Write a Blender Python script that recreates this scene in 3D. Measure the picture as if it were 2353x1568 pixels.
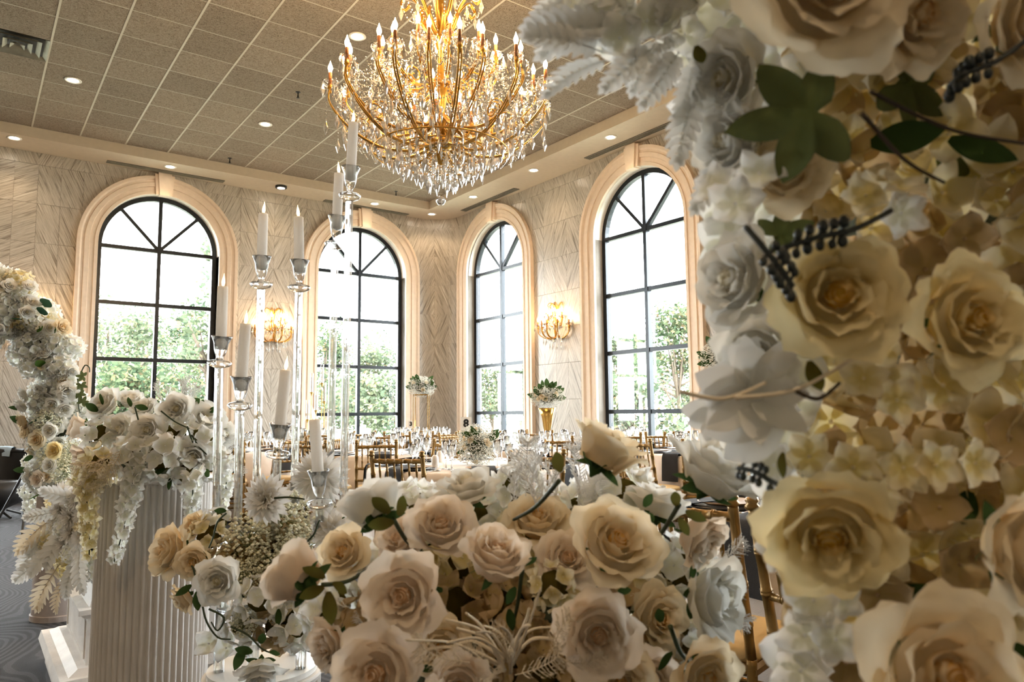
import bpy, math, random
from mathutils import Vector, Matrix
PI = math.pi
random.seed(11)
SC = bpy.context.scene
COL = SC.collection
for _o in list(bpy.data.objects):
    bpy.data.objects.remove(_o, do_unlink=True)

# ------------------------------------------------------------------ camera
CAM_H = 1.17                       # eye height above the carpet
FPX, FW, FH = 1678.0, 2353.0, 1568.0
PITCH, ROLL, HEAD = math.radians(5.632), math.radians(-0.539), math.radians(36.712)
FWD = Vector((math.sin(HEAD)*math.cos(PITCH), math.cos(HEAD)*math.cos(PITCH), math.sin(PITCH)))
_r0 = Vector((math.cos(HEAD), -math.sin(HEAD), 0.0)); _u0 = _r0.cross(FWD)
RGT = _r0*math.cos(ROLL) + _u0*math.sin(ROLL)
UPV = -_r0*math.sin(ROLL) + _u0*math.cos(ROLL)
EYE = Vector((0, 0, CAM_H))
cam_d = bpy.data.cameras.new('camera'); cam = bpy.data.objects.new('camera', cam_d); COL.objects.link(cam)
cam_d.sensor_width = 36.0; cam_d.lens = FPX/FW*36.0; cam_d.clip_start = 0.02; cam_d.clip_end = 400
cam.matrix_world = Matrix(((RGT.x, UPV.x, -FWD.x, EYE.x), (RGT.y, UPV.y, -FWD.y, EYE.y), (RGT.z, UPV.z, -FWD.z, EYE.z), (0, 0, 0, 1)))
cam_d.dof.use_dof = True; cam_d.dof.focus_distance = 3.2; cam_d.dof.aperture_fstop = 11.5
SC.camera = cam

# ------------------------------------------------------------------ sky, sun, exposure
SC.view_settings.view_transform = 'Standard'; SC.view_settings.look = 'None'
SC.view_settings.gamma = 1.0; SC.view_settings.use_curve_mapping = False
SC.view_settings.exposure = 1.82
world = bpy.data.worlds.new('overcast_sky'); SC.world = world; world.use_nodes = True
_bg = world.node_tree.nodes['Background']; _bg.inputs[0].default_value = (0.93, 0.97, 1.0, 1); _bg.inputs[1].default_value = 8.0
sun_d = bpy.data.lights.new('sun', 'SUN'); sun_d.energy = 2.0; sun_d.angle = math.radians(8); sun_d.color = (1, .95, .85)
sun = bpy.data.objects.new('sun', sun_d); COL.objects.link(sun); sun.rotation_euler = (math.radians(38), 0, math.radians(-50)); sun.location = (0, 0, 30)
cy = SC.cycles
cy.use_denoising = True; cy.max_bounces = 8; cy.diffuse_bounces = 5; cy.glossy_bounces = 3; cy.transmission_bounces = 8
cy.transparent_max_bounces = 12; cy.sample_clamp_indirect = 6.0; cy.caustics_reflective = False; cy.caustics_refractive = False
cy.use_adaptive_sampling = True; cy.adaptive_threshold = 0.06; cy.adaptive_min_samples = 16

# ------------------------------------------------------------------ placing helpers (real places found from sight lines)
def ray(px, py): return (px-FW/2)*RGT - (py-FH/2)*UPV + FPX*FWD
def at_z(px, py, z):
    d = ray(px, py); return EYE + d*((z-CAM_H)/d.z)
def at_y(px, py, y):
    d = ray(px, py); return EYE + d*(y/d.y)
def at_x(px, py, x):
    d = ray(px, py); return EYE + d*(x/d.x)
def at_d(px, py, depth): return EYE + ray(px, py)*(depth/FPX)
def vdir(a, b, c): return (RGT*a + UPV*b - FWD*c).normalized()     # right, up, toward the lens

# ------------------------------------------------------------------ materials
MATS = {}
def new_mat(name):
    m = bpy.data.materials.new(name); m.use_nodes = True; MATS[name] = m
    nt = m.node_tree; b = nt.nodes['Principled BSDF']; return m, nt, b
def lk(nt, a, b): nt.links.new(a, b)
def node(nt, t, **kw):
    n = nt.nodes.new(t)
    for k, v in kw.items():
        if k in n.inputs: n.inputs[k].default_value = v
        else: setattr(n, k, v)
    return n
def ramp(nt, fac, stops):
    r = nt.nodes.new('ShaderNodeValToRGB'); lk(nt, fac, r.inputs[0])
    e = r.color_ramp.elements
    e[0].position, e[0].color = stops[0][0], (*stops[0][1], 1)
    e[1].position, e[1].color = stops[-1][0], (*stops[-1][1], 1)
    for p, c in stops[1:-1]:
        x = e.new(p); x.color = (*c, 1)
    return r.outputs[0]
def coords(nt, kind='Object', scale=(1, 1, 1), rot=(0, 0, 0)):
    tc = node(nt, 'ShaderNodeTexCoord'); mp = node(nt, 'ShaderNodeMapping')
    mp.inputs['Scale'].default_value = scale; mp.inputs['Rotation'].default_value = rot
    lk(nt, tc.outputs[kind], mp.inputs[0]); return mp.outputs[0]
def mul(c, k): return tuple(min(1, x*k) for x in c)
def plain(name, col, rough=.5, metal=0.0, var=.12, nscale=14, bump=0.0, bscale=60, spec=.5, coat=0.0):
    """solid colour with a faint procedural mottling"""
    m, nt, b = new_mat(name)
    nz = node(nt, 'ShaderNodeTexNoise', Scale=nscale, Detail=3.0); lk(nt, coords(nt), nz.inputs['Vector'])
    lk(nt, ramp(nt, nz.outputs['Fac'], [(.3, mul(col, 1-var)), (.7, mul(col, 1+var*.6))]), b.inputs['Base Color'])
    b.inputs['Roughness'].default_value = rough; b.inputs['Metallic'].default_value = metal
    b.inputs['Specular IOR Level'].default_value = spec; b.inputs['Coat Weight'].default_value = coat
    if bump:
        n2 = node(nt, 'ShaderNodeTexNoise', Scale=bscale, Detail=4.0); lk(nt, coords(nt), n2.inputs['Vector'])
        bp = node(nt, 'ShaderNodeBump', Strength=bump, Distance=.01); lk(nt, n2.outputs['Fac'], bp.inputs['Height']); lk(nt, bp.outputs[0], b.inputs['Normal'])
    return m
def glow(name, col, strength):
    m, nt, b = new_mat(name); b.inputs['Base Color'].default_value = (*col, 1)
    b.inputs['Emission Color'].default_value = (*col, 1); b.inputs['Emission Strength'].default_value = strength; m.cycles.emission_sampling = 'NONE'; return m
def clear(name, tint=(1, 1, 1), gloss=.12, rough=.02, glass=0.0):
    """thin clear glass/acrylic: light goes straight through, with a fresnel sheen (and a share of true refraction)"""
    m, nt, b = new_mat(name); nt.nodes.remove(b); out = nt.nodes['Material Output']
    tr = node(nt, 'ShaderNodeBsdfTransparent'); tr.inputs[0].default_value = (*tint, 1)
    gl = node(nt, 'ShaderNodeBsdfGlossy', Roughness=rough)
    lw = node(nt, 'ShaderNodeLayerWeight', Blend=.18 if glass else .12); ma = node(nt, 'ShaderNodeMath', operation='MULTIPLY_ADD')
    lk(nt, lw.outputs['Fresnel'], ma.inputs[0]); ma.inputs[1].default_value = .8; ma.inputs[2].default_value = gloss*.3
    body = tr.outputs[0]
    if glass:
        g = node(nt, 'ShaderNodeBsdfGlass', IOR=1.46, Roughness=rough); g.inputs[0].default_value = (*tint, 1)
        mg = node(nt, 'ShaderNodeMixShader'); mg.inputs[0].default_value = glass
        lk(nt, tr.outputs[0], mg.inputs[1]); lk(nt, g.outputs[0], mg.inputs[2]); body = mg.outputs[0]
    mx = node(nt, 'ShaderNodeMixShader'); lk(nt, ma.outputs[0], mx.inputs[0]); lk(nt, body, mx.inputs[1]); lk(nt, gl.outputs[0], mx.inputs[2])
    lk(nt, mx.outputs[0], out.inputs[0]); return m
def petal_mat(name, tip, base, trans=.35, var=.06, tcol=None):
    """petal: colour runs from the base of each petal to its tip (attribute t); light passes through"""
    m, nt, b = new_mat(name); nt.nodes.remove(b); out = nt.nodes['Material Output']
    at = node(nt, 'ShaderNodeAttribute', attribute_name='t')
    nz = node(nt, 'ShaderNodeTexNoise', Scale=30.0, Detail=2.0); lk(nt, coords(nt), nz.inputs['Vector'])
    ad = node(nt, 'ShaderNodeMath', operation='MULTIPLY_ADD'); lk(nt, nz.outputs['Fac'], ad.inputs[0]); ad.inputs[1].default_value = .3; lk(nt, at.outputs['Fac'], ad.inputs[2])
    c = ramp(nt, ad.outputs[0], [(.15, base), (.55, mul([(x+y)/2 for x, y in zip(tip, base)], 1.03)), (1.0, tip)])
    df = node(nt, 'ShaderNodeBsdfDiffuse'); lk(nt, c, df.inputs[0]); ts = node(nt, 'ShaderNodeBsdfTranslucent'); lk(nt, c, ts.inputs[0])
    mx = node(nt, 'ShaderNodeMixShader'); mx.inputs[0].default_value = trans
    lk(nt, df.outputs[0], mx.inputs[1]); lk(nt, ts.outputs[0], mx.inputs[2]); lk(nt, mx.outputs[0], out.inputs[0])
    wv = node(nt, 'ShaderNodeTexNoise', Scale=90.0, Detail=3.0); lk(nt, coords(nt), wv.inputs['Vector'])
    bp = node(nt, 'ShaderNodeBump', Strength=.25, Distance=.004); lk(nt, wv.outputs['Fac'], bp.inputs['Height']); lk(nt, bp.outputs[0], df.inputs['Normal'])
    return m

# ------------------------------------------------------------------ mesh builder
class MB:
    def __init__(s): s.v = []; s.f = []; s.t = []; s.useT = False
    def add(s, vs, fs, ts=None):
        o = len(s.v); s.v += [tuple(p) for p in vs]; s.f += [tuple(i+o for i in q) for q in fs]
        if ts is not None: s.useT = True; s.t += list(ts)
        else: s.t += [1.0]*len(vs)
        return s
    def box(s, c, d, rz=0, bev=0):
        x, y, z = d[0]/2, d[1]/2, d[2]/2; cs, sn = math.cos(rz), math.sin(rz)
        if bev:
            b = min(bev, x*.9, y*.9, z*.9); pts = []
            for sz, ins in ((-1, b), (-1, 0), (1, 0), (1, b)):
                zz = sz*(z if ins else z-b)
                for sx, sy in ((-1, -1), (1, -1), (1, 1), (-1, 1)):
                    pts.append((sx*(x-ins), sy*(y-ins), zz))
            fs = [(3, 2, 1, 0), (12, 13, 14, 15)]
            for k in range(3):
                for i in range(4):
                    j = (i+1) % 4; fs.append((k*4+i, k*4+j, k*4+4+j, k*4+4+i))
        else:
            pts = [(sx*x, sy*y, sz*z) for sz in (-1, 1) for sx, sy in ((-1, -1), (1, -1), (1, 1), (-1, 1))]
            fs = [(3, 2, 1, 0), (4, 5, 6, 7), (0, 1, 5, 4), (1, 2, 6, 5), (2, 3, 7, 6), (3, 0, 4, 7)]
        return s.add([(c[0]+p[0]*cs-p[1]*sn, c[1]+p[0]*sn+p[1]*cs, c[2]+p[2]) for p in pts], fs)
    def tube(s, pts, r, seg=8, cap=True):
        pts = [Vector(p) for p in pts]; n = len(pts); rs = r if isinstance(r, (list, tuple)) else [r]*n
        vs, fs = [], []; prev = None
        for k, p in enumerate(pts):
            d = (pts[min(k+1, n-1)]-pts[max(k-1, 0)]); d = d.normalized() if d.length > 1e-9 else Vector((0, 0, 1))
            if prev is None: a = d.orthogonal().normalized()
            else:
                a = prev - d*prev.dot(d); a = a.normalized() if a.length > 1e-6 else d.orthogonal().normalized()
            prev = a; b = d.cross(a)
            for i in range(seg):
                t = 2*PI*i/seg; vs.append(p + (a*math.cos(t)+b*math.sin(t))*rs[k])
        for k in range(n-1):
            for i in range(seg):
                j = (i+1) % seg; fs.append((k*seg+i, k*seg+j, (k+1)*seg+j, (k+1)*seg+i))
        if cap: fs += [tuple(range(seg-1, -1, -1)), tuple((n-1)*seg+i for i in range(seg))]
        return s.add(vs, fs)
    def lathe(s, prof, seg=16, c=(0, 0, 0), flute=None):
        vs, fs = [], []; n = len(prof)
        for r, z in prof:
            for i in range(seg):
                t = 2*PI*i/seg; k = flute(i) if flute else 1
                vs.append((c[0]+r*k*math.cos(t), c[1]+r*k*math.sin(t), c[2]+z))
        for k in range(n-1):
            for i in range(seg):
                j = (i+1) % seg; fs.append((k*seg+i, k*seg+j, (k+1)*seg+j, (k+1)*seg+i))
        if prof[0][0] > 1e-6: fs.append(tuple(range(seg-1, -1, -1)))
        if prof[-1][0] > 1e-6: fs.append(tuple((n-1)*seg+i for i in range(seg)))
        return s.add(vs, fs)
    def ball(s, c, r, seg=8, rings=6, sc=(1, 1, 1)):
        pr = [(math.sin(PI*k/rings), -math.cos(PI*k/rings)) for k in range(rings+1)]
        vs, fs = [], []
        for a, z in pr[1:-1]:
            for i in range(seg):
                t = 2*PI*i/seg; vs.append((c[0]+r*sc[0]*a*math.cos(t), c[1]+r*sc[1]*a*math.sin(t), c[2]+r*sc[2]*z))
        m = rings-1; vs += [(c[0], c[1], c[2]-r*sc[2]), (c[0], c[1], c[2]+r*sc[2])]; B, T = m*seg, m*seg+1
        for k in range(m-1):
            for i in range(seg):
                j = (i+1) % seg; fs.append((k*seg+i, k*seg+j, (k+1)*seg+j, (k+1)*seg+i))
        for i in range(seg):
            j = (i+1) % seg; fs.append((B, j, i)); fs.append((T, (m-1)*seg+i, (m-1)*seg+j))
        return s.add(vs, fs)
    def octa(s, c, r, rz=None):
        a = r; rz = rz or r; x, y, z = c
        return s.add([(x+a, y, z), (x, y+a, z), (x-a, y, z), (x, y-a, z), (x, y, z+rz), (x, y, z-rz)],
                     [(0, 1, 4), (1, 2, 4), (2, 3, 4), (3, 0, 4), (1, 0, 5), (2, 1, 5), (3, 2, 5), (0, 3, 5)])
    def grid(s, fn, nu, nv, tf=None):
        vs, ts, fs = [], [], []
        for j in range(nv+1):
            for i in range(nu+1):
                vs.append(fn(i/nu, j/nv)); ts.append(tf(i/nu, j/nv) if tf else j/nv)
        for j in range(nv):
            for i in range(nu):
                a = j*(nu+1)+i; fs.append((a, a+1, a+nu+2, a+nu+1))
        return s.add(vs, fs, ts)
    def prism(s, poly, z0, z1):
        n = len(poly); vs = [(x, y, z0) for x, y in poly]+[(x, y, z1) for x, y in poly]
        fs = [tuple(range(n-1, -1, -1)), tuple(range(n, 2*n))]+[(i, (i+1) % n, n+(i+1) % n, n+i) for i in range(n)]
        return s.add(vs, fs)
    def xf(s, M):
        s.v = [tuple(M @ Vector(p)) for p in s.v]; return s
    def join(s, o, M=None):
        vs = [M @ Vector(p) for p in o.v] if M else o.v
        k = len(s.v); s.v += [tuple(p) for p in vs]; s.f += [tuple(i+k for i in q) for q in o.f]; s.t += o.t; s.useT |= o.useT; return s
    def mesh(s, name, mat=None, smooth=True):
        me = bpy.data.meshes.new(name); me.from_pydata(s.v, [], s.f)
        if mat: me.materials.append(MATS[mat])
        if smooth and len(me.polygons): me.polygons.foreach_set('use_smooth', [True]*len(me.polygons))
        if s.useT:
            a = me.attributes.new('t', 'FLOAT', 'POINT'); a.data.foreach_set('value', s.t)
        me.update(); return me
    def build(s, name, mat=None, parent=None, smooth=False, angle=None, M=None):
        return link(name, s.mesh(name, mat, smooth or angle is not None), parent, M, angle)
def link(name, me, parent=None, M=None, angle=None):
    o = bpy.data.objects.new(name, me); COL.objects.link(o)
    if parent: o.parent = parent
    if M is not None: o.matrix_basis = M
    if angle is not None and me is not None and len(me.polygons): me.set_sharp_from_angle(angle=math.radians(angle))
    return o
def tag(o, label=None, cat=None, group=None, kind=None):
    if label: o['label'] = label
    if cat: o['category'] = cat
    if group: o['group'] = group
    if kind: o['kind'] = kind
    return o
def thing(name, label, cat, loc=(0, 0, 0), rz=0, group=None):
    o = bpy.data.objects.new(name, None); COL.objects.link(o); o.location = loc; o.rotation_euler = (0, 0, rz); o.empty_display_size = .1
    return tag(o, label, cat, group)
KIDS = {}
def kids_of(o):
    return [c for c in bpy.data.objects if c.parent == o]
def copy_tree(o, parent=None, tree=None):
    """copy of a thing with copies of its parts and sub-parts; tree = nested (obj, [children]) list"""
    tree = tree or tree_of(o)
    c = tree[0].copy(); COL.objects.link(c); c.parent = parent
    for t in tree[1]: copy_tree(t[0], c, t)
    return c
def tree_of(o):
    return (o, [tree_of(c) for c in o.children])
def frame(pos, zaxis, roll=0.0, scale=1.0):
    z = Vector(zaxis).normalized(); x = z.orthogonal().normalized(); x = Matrix.Rotation(roll, 3, z) @ x; y = z.cross(x)
    return Matrix(((x.x*scale, y.x*scale, z.x*scale, pos[0]), (x.y*scale, y.y*scale, z.y*scale, pos[1]), (x.z*scale, y.z*scale, z.z*scale, pos[2]), (0, 0, 0, 1)))
def R(a, b): return random.uniform(a, b)
# ================================================================== the room
YA, XB = 13.13, 8.02               # inner faces of the two window walls
XL, YK = -7.5, -5.5                # the two walls behind the camera
CEIL, SOF = 5.39, 5.24
CR = 0.60                          # radius of the rounded corner
REC = 0.15                         # window frames sit this far back in the wall
WA = [2.483, 6.145, -1.18, -4.84]  # window centres along the left wall (x)
WB = [11.30, 7.55, 3.80, 0.05]     # and along the right wall (y)
WZ, WR, SILL = 3.95, 0.93, 0.30     # springing height, half width, sill height

# --- materials of the shell
def marble(name, ang):
    m, nt, b = new_mat(name)
    tc = node(nt, 'ShaderNodeTexCoord'); oi = node(nt, 'ShaderNodeObjectInfo')
    off = node(nt, 'ShaderNodeVectorMath', operation='MULTIPLY_ADD'); off.inputs[1].default_value = (37, 11, 53)
    cmb = node(nt, 'ShaderNodeCombineXYZ')
    for k in range(3): lk(nt, oi.outputs['Random'], cmb.inputs[k])
    lk(nt, cmb.outputs[0], off.inputs[0]); lk(nt, tc.outputs['Object'], off.inputs[2])
    rot = node(nt, 'ShaderNodeMapping'); rot.inputs['Rotation'].default_value = (0, ang, 0); lk(nt, off.outputs[0], rot.inputs[0])
    sc1 = node(nt, 'ShaderNodeMapping'); sc1.inputs['Scale'].default_value = (34, 6, 1.1); lk(nt, rot.outputs[0], sc1.inputs[0])
    n1 = node(nt, 'ShaderNodeTexNoise', Scale=1.0, Detail=7.0, Roughness=.62, Distortion=.35); lk(nt, sc1.outputs[0], n1.inputs['Vector'])
    sc2 = node(nt, 'ShaderNodeMapping'); sc2.inputs['Scale'].default_value = (85, 12, 2.0); lk(nt, rot.outputs[0], sc2.inputs[0])
    n2 = node(nt, 'ShaderNodeTexNoise', Scale=1.0, Detail=4.0, Roughness=.7, Distortion=.2); lk(nt, sc2.outputs[0], n2.inputs['Vector'])
    c1 = ramp(nt, n1.outputs['Fac'], [(.30, (.17, .145, .115)), (.39, (.38, .34, .29)), (.47, (.62, .58, .52)), (.54, (.45, .41, .355)), (.60, (.60, .56, .50)), (.70, (.76, .74, .70))])
    c2 = ramp(nt, n2.outputs['Fac'], [(.36, (.34, .30, .25)), (.47, (.92, .90, .87)), (.7, (1, 1, 1))])
    mx = node(nt, 'ShaderNodeMix', data_type='RGBA', blend_type='MULTIPLY'); mx.inputs[0].default_value = .85
    lk(nt, c1, mx.inputs[6]); lk(nt, c2, mx.inputs[7]); lk(nt, mx.outputs[2], b.inputs['Base Color'])
    b.inputs['Roughness'].default_value = .28; return m
marble('marble_rise', math.radians(24)); marble('marble_fall', math.radians(-24))
marble('marble_rise_flat', math.radians(62)); marble('marble_fall_flat', math.radians(-62))
plain('grout_wall', (.42, .38, .33), .8)
plain('trim_stone', (.78, .63, .49), .62, var=.05, bump=.15, bscale=120)
plain('reveal_paint', (.86, .80, .72), .6, var=.03)
plain('soffit_paint', (.62, .53, .41), .75, var=.04, bump=.12, bscale=160)
plain('frame_metal', (.012, .017, .024), .32, 0.3, var=.2)
plain('plain_wall', (.62, .52, .40), .8, var=.08)
plain('black_void', (.012, .012, .013), .7)
clear('window_glass', (.985, 1, .995), gloss=.1)
plain('tee_metal', (.58, .53, .43), .55, var=.03)
def ceiling_tile_mat():
    m, nt, b = new_mat('ceiling_tile'); oi = node(nt, 'ShaderNodeObjectInfo')
    tc = node(nt, 'ShaderNodeTexCoord'); off = node(nt, 'ShaderNodeVectorMath', operation='ADD')
    lk(nt, tc.outputs['Object'], off.inputs[0]); lk(nt, oi.outputs['Location'], off.inputs[1])
    n1 = node(nt, 'ShaderNodeTexNoise', Scale=95.0, Detail=4.0, Roughness=.6); lk(nt, off.outputs[0], n1.inputs['Vector'])
    v = node(nt, 'ShaderNodeTexNoise', Scale=42.0, Detail=5.0, Roughness=.7, Distortion=1.2); lk(nt, off.outputs[0], v.inputs['Vector'])
    mm = node(nt, 'ShaderNodeMath', operation='MULTIPLY'); lk(nt, n1.outputs['Fac'], mm.inputs[0]); lk(nt, v.outputs['Fac'], mm.inputs[1])
    c = ramp(nt, mm.outputs[0], [(.12, (.10, .076, .056)), (.20, (.29, .235, .18)), (.30, (.40, .33, .262)), (.45, (.45, .378, .30))])
    hv = node(nt, 'ShaderNodeHueSaturation'); mr = node(nt, 'ShaderNodeMapRange'); lk(nt, oi.outputs['Random'], mr.inputs[0]); mr.inputs[3].default_value = .88; mr.inputs[4].default_value = 1.06
    lk(nt, mr.outputs[0], hv.inputs['Value']); lk(nt, c, hv.inputs['Color']); lk(nt, hv.outputs[0], b.inputs['Base Color'])
    bp = node(nt, 'ShaderNodeBump', Strength=.8, Distance=.02); lk(nt, mm.outputs[0], bp.inputs['Height']); lk(nt, bp.outputs[0], b.inputs['Normal'])
    b.inputs['Roughness'].default_value = .95; b.inputs['Specular IOR Level'].default_value = .1
ceiling_tile_mat()
def carpet_mat():
    m, nt, b = new_mat('carpet')
    co = coords(nt, 'Object')
    dn = node(nt, 'ShaderNodeTexNoise', Scale=.9, Detail=1.0); lk(nt, co, dn.inputs['Vector'])
    ad = node(nt, 'ShaderNodeVectorMath', operation='MULTIPLY_ADD'); ad.inputs[1].default_value = (1.6, 1.6, 0); lk(nt, dn.outputs['Color'], ad.inputs[0]); lk(nt, co, ad.inputs[2])
    wv = node(nt, 'ShaderNodeTexWave', Scale=7.0, Distortion=3.0, Detail=2.0); wv.inputs['Detail Scale'].default_value = .8; lk(nt, ad.outputs[0], wv.inputs['Vector'])
    ns = node(nt, 'ShaderNodeTexNoise', Scale=260.0, Detail=2.0); lk(nt, co, ns.inputs['Vector'])
    mm = node(nt, 'ShaderNodeMath', operation='MULTIPLY_ADD'); lk(nt, ns.outputs['Fac'], mm.inputs[0]); mm.inputs[1].default_value = .5; lk(nt, wv.outputs['Fac'], mm.inputs[2])
    lk(nt, ramp(nt, mm.outputs[0], [(.25, (.014, .015, .020)), (.85, (.024, .026, .033)), (1.15, (.050, .050, .058)), (1.35, (.075, .075, .08))]), b.inputs['Base Color'])
    b.inputs['Roughness'].default_value = .9; 
    bp = node(nt, 'ShaderNodeBump', Strength=.5, Distance=.01); lk(nt, ns.outputs['Fac'], bp.inputs['Height']); lk(nt, bp.outputs[0], b.inputs['Normal'])
carpet_mat()

# --- floor
fl = MB().box(((XL+XB)/2, (YK+YA)/2, -.1), (XB-XL+.6, YA-YK+.6, .2)).build('floor', 'carpet'); tag(fl, 'dark grey carpet with pale swirling feather lines', kind='structure')

# --- walls (local: x along the wall, y outward, z up)
def arch_top(dx, r): return WZ + math.sqrt(max(0, r*r-dx*dx))
def wall_mesh(x0, x1, centres, thick=.32, top=CEIL+.08):
    mb = MB(); cs = sorted(c for c in centres if x0 < c < x1); cur = x0
    for c in cs:
        mb.box(((cur+c-WR)/2, thick/2, top/2), (c-WR-cur, thick, top))
        mb.box((c, thick/2, SILL/2), (2*WR, thick, SILL))
        N = 40
        for k in range(N):
            a, b = c-WR+2*WR*k/N, c-WR+2*WR*(k+1)/N
            z = max(arch_top(a-c, WR), arch_top(b-c, WR), arch_top((a+b)/2-c, WR))+.004
            mb.box(((a+b)/2, thick/2, (z+top)/2), (b-a, thick, top-z))
        cur = c+WR
    mb.box(((cur+x1)/2, thick/2, top/2), (x1-cur, thick, top)); return mb
wl = wall_mesh(XL, XB-CR, WA).build('wall_left', 'grout_wall', M=Matrix.Translation((0, YA, 0))); tag(wl, 'window wall clad in grey veined marble slabs', kind='structure')
RB = Matrix.Translation((XB, 0, 0)) @ Matrix.Rotation(-PI/2, 4, 'Z')       # wall-local x = -world y
wr = wall_mesh(-(YA-CR), -YK, [-c for c in WB]).build('wall_right', 'grout_wall', M=RB); tag(wr, 'marble clad window wall with white jambs', kind='structure')
mb = MB(); CC = (XB-CR, YA-CR)
mb.grid(lambda u, v: (CC[0]+CR*math.sin(u*PI/2), CC[1]+CR*math.cos(u*PI/2), v*(CEIL+.1)), 16, 1)
mb.box((XB-CR/2+.02, YA+.2, 2.77), (CR+.6, .3, 5.54)); mb.box((XB+.2, YA-CR/2, 2.77), (.3, CR+.4, 5.54))
wc = mb.build('wall_corner', 'grout_wall'); tag(wc, 'rounded corner clad in narrow marble slabs', kind='structure')
wb_ = MB().box(((XL+XB)/2, YK-.15, 2.77), (XB-XL+.6, .3, 5.54)).build('wall_back', 'plain_wall'); tag(wb_, 'plain tan wall behind the tables', kind='structure')
wf_ = MB().box((XL-.15, (YK+YA)/2, 2.77), (.3, YA-YK+.6, 5.54)).build('wall_far', 'plain_wall'); tag(wf_, 'plain tan side wall', kind='structure')

# --- marble slabs: 305 x 610 mm pieces on the window walls
CW, RH, HEAD_ROW = .305, .61, 5.05
def slab_mesh(w, h, mat): return MB().box((w/2, -.006, h/2), (w-.003, .012, h-.003), bev=.002).mesh('marble_slab', mat, False)
SLAB = {}
for mt in ('marble_rise', 'marble_fall', 'marble_rise_flat', 'marble_fall_flat'): SLAB[mt] = slab_mesh(CW, RH, mt)
for mt in ('marble_rise', 'marble_fall'): SLAB[mt+'_head'] = slab_mesh(CW, SOF-HEAD_ROW, mt)
rows = [(HEAD_ROW, SOF, -1)] + [(HEAD_ROW-RH*(k+1), HEAD_ROW-RH*k, k) for k in range(8)] + [(0.0, HEAD_ROW-RH*8, 8)]
def vein(col, row, rnd):
    fl_ = rnd[(row+1) % len(rnd)] if row >= 0 else 0
    up = ((col//2) + fl_) % 2
    flat = row in (0, 1, 2) and col % 12 in (8, 9, 10, 11) and False
    return ('marble_rise' if up else 'marble_fall') + ('_flat' if flat else '')
def clad(parent, s0, ncol, centres, sgn, rnd, wide=()):
    """slabs on a flat wall, from s0 going in -x (wall-local)"""
    for c in range(ncol):
        xa = s0-(c+1)*CW
        for z0, z1, r in rows:
            mt = vein(c, r, rnd)
            if c in wide and 0 <= r <= 3: mt = 'marble_fall_flat' if c in wide[:3] else 'marble_rise'
            near = [w for w in centres if abs(xa+CW/2-w) < 1.2+CW]
            # cut the slab where a window surround covers it (the cut edge lies under the surround)
            cut = False
            for w in near:
                rr = WR+.16
                if z1 <= WZ and (abs(xa-w) < rr or abs(xa+CW-w) < rr or (xa < w < xa+CW)): cut = True
                elif z1 > WZ and min(math.hypot(x_-w, max(0, z0-WZ)) for x_ in (xa, xa+CW/2, xa+CW)) < rr: cut = True
            if not cut:
                me = SLAB[mt] if r >= 0 and r < 8 else (SLAB[mt.replace('_flat', '')+'_head'] if r == -1 else None)
                if me is None:
                    me = slab_mesh(CW, z1-z0, mt)
                o = link('marble_slab', me, parent, Matrix.Translation((xa, 0, z0)))
            else:
                w = min(near, key=lambda q: abs(xa+CW/2-q)); rr = WR+.16; m2 = MB(); n = 10; got = False
                for k in range(n):
                    a, b = z0+(z1-z0)*k/n, z0+(z1-z0)*(k+1)/n
                    hw = rr if b <= WZ else math.sqrt(max(0, rr*rr-(max(a, WZ)-WZ)**2)) if max(a, WZ)-WZ < rr else 0
                    lo, hi = xa+.0015, xa+CW-.0015
                    segs = []
                    if hw == 0: segs = [(lo, hi)]
                    else:
                        if lo < w-hw: segs.append((lo, min(hi, w-hw)))
                        if hi > w+hw: segs.append((max(lo, w+hw), hi))
                    for p, q in segs:
                        if q-p > .004: m2.box(((p+q)/2-xa, -.006, (a+b)/2-z0), (q-p, .012, b-a)); got = True
                if got: m2.build('marble_slab', mt, parent, M=Matrix.Translation((xa, 0, z0)))
RND_A = [0, 0, 0, 1, 1, 1, 0, 0, 0, 0]; RND_B = [1, 1, 1, 0, 0, 1, 1, 1, 0, 0]
clad(wl, XB-CR, 26, WA, 1, RND_A, wide=(22, 23, 24, 20, 21))
clad(wr, -(YA-CR)+CW*25, 25, [-c for c in WB], -1, RND_B)
for k in range(3):                                   # slabs on the rounded corner
    a0, a1 = k*PI/6, (k+1)*PI/6; am = (a0+a1)/2
    for z0, z1, r in rows:
        m2 = MB(); h = z1-z0
        g0 = (math.sin(am), math.cos(am))
        def fn(u, v, rr=CR-.012):
            a = a0+.003+(a1-a0-.006)*u; X, Y = CC[0]+rr*math.sin(a), CC[1]+rr*math.cos(a)
            ox, oy = CC[0]+CR*g0[0], CC[1]+CR*g0[1]; dx, dy = X-ox, Y-oy
            return (dx*g0[1]-dy*g0[0], dx*g0[0]+dy*g0[1], .0015+(h-.003)*v)
        m2.grid(fn, 5, 1)
        mt = ['marble_fall', 'marble_rise', 'marble_rise'][k] if r % 4 != 3 else ['marble_rise', 'marble_fall', 'marble_rise'][k]
        m2.build('marble_slab', mt, wc, M=Matrix.Translation((CC[0]+CR*g0[0], CC[1]+CR*g0[1], z0)) @ Matrix.Rotation(-am, 4, 'Z'))

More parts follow.
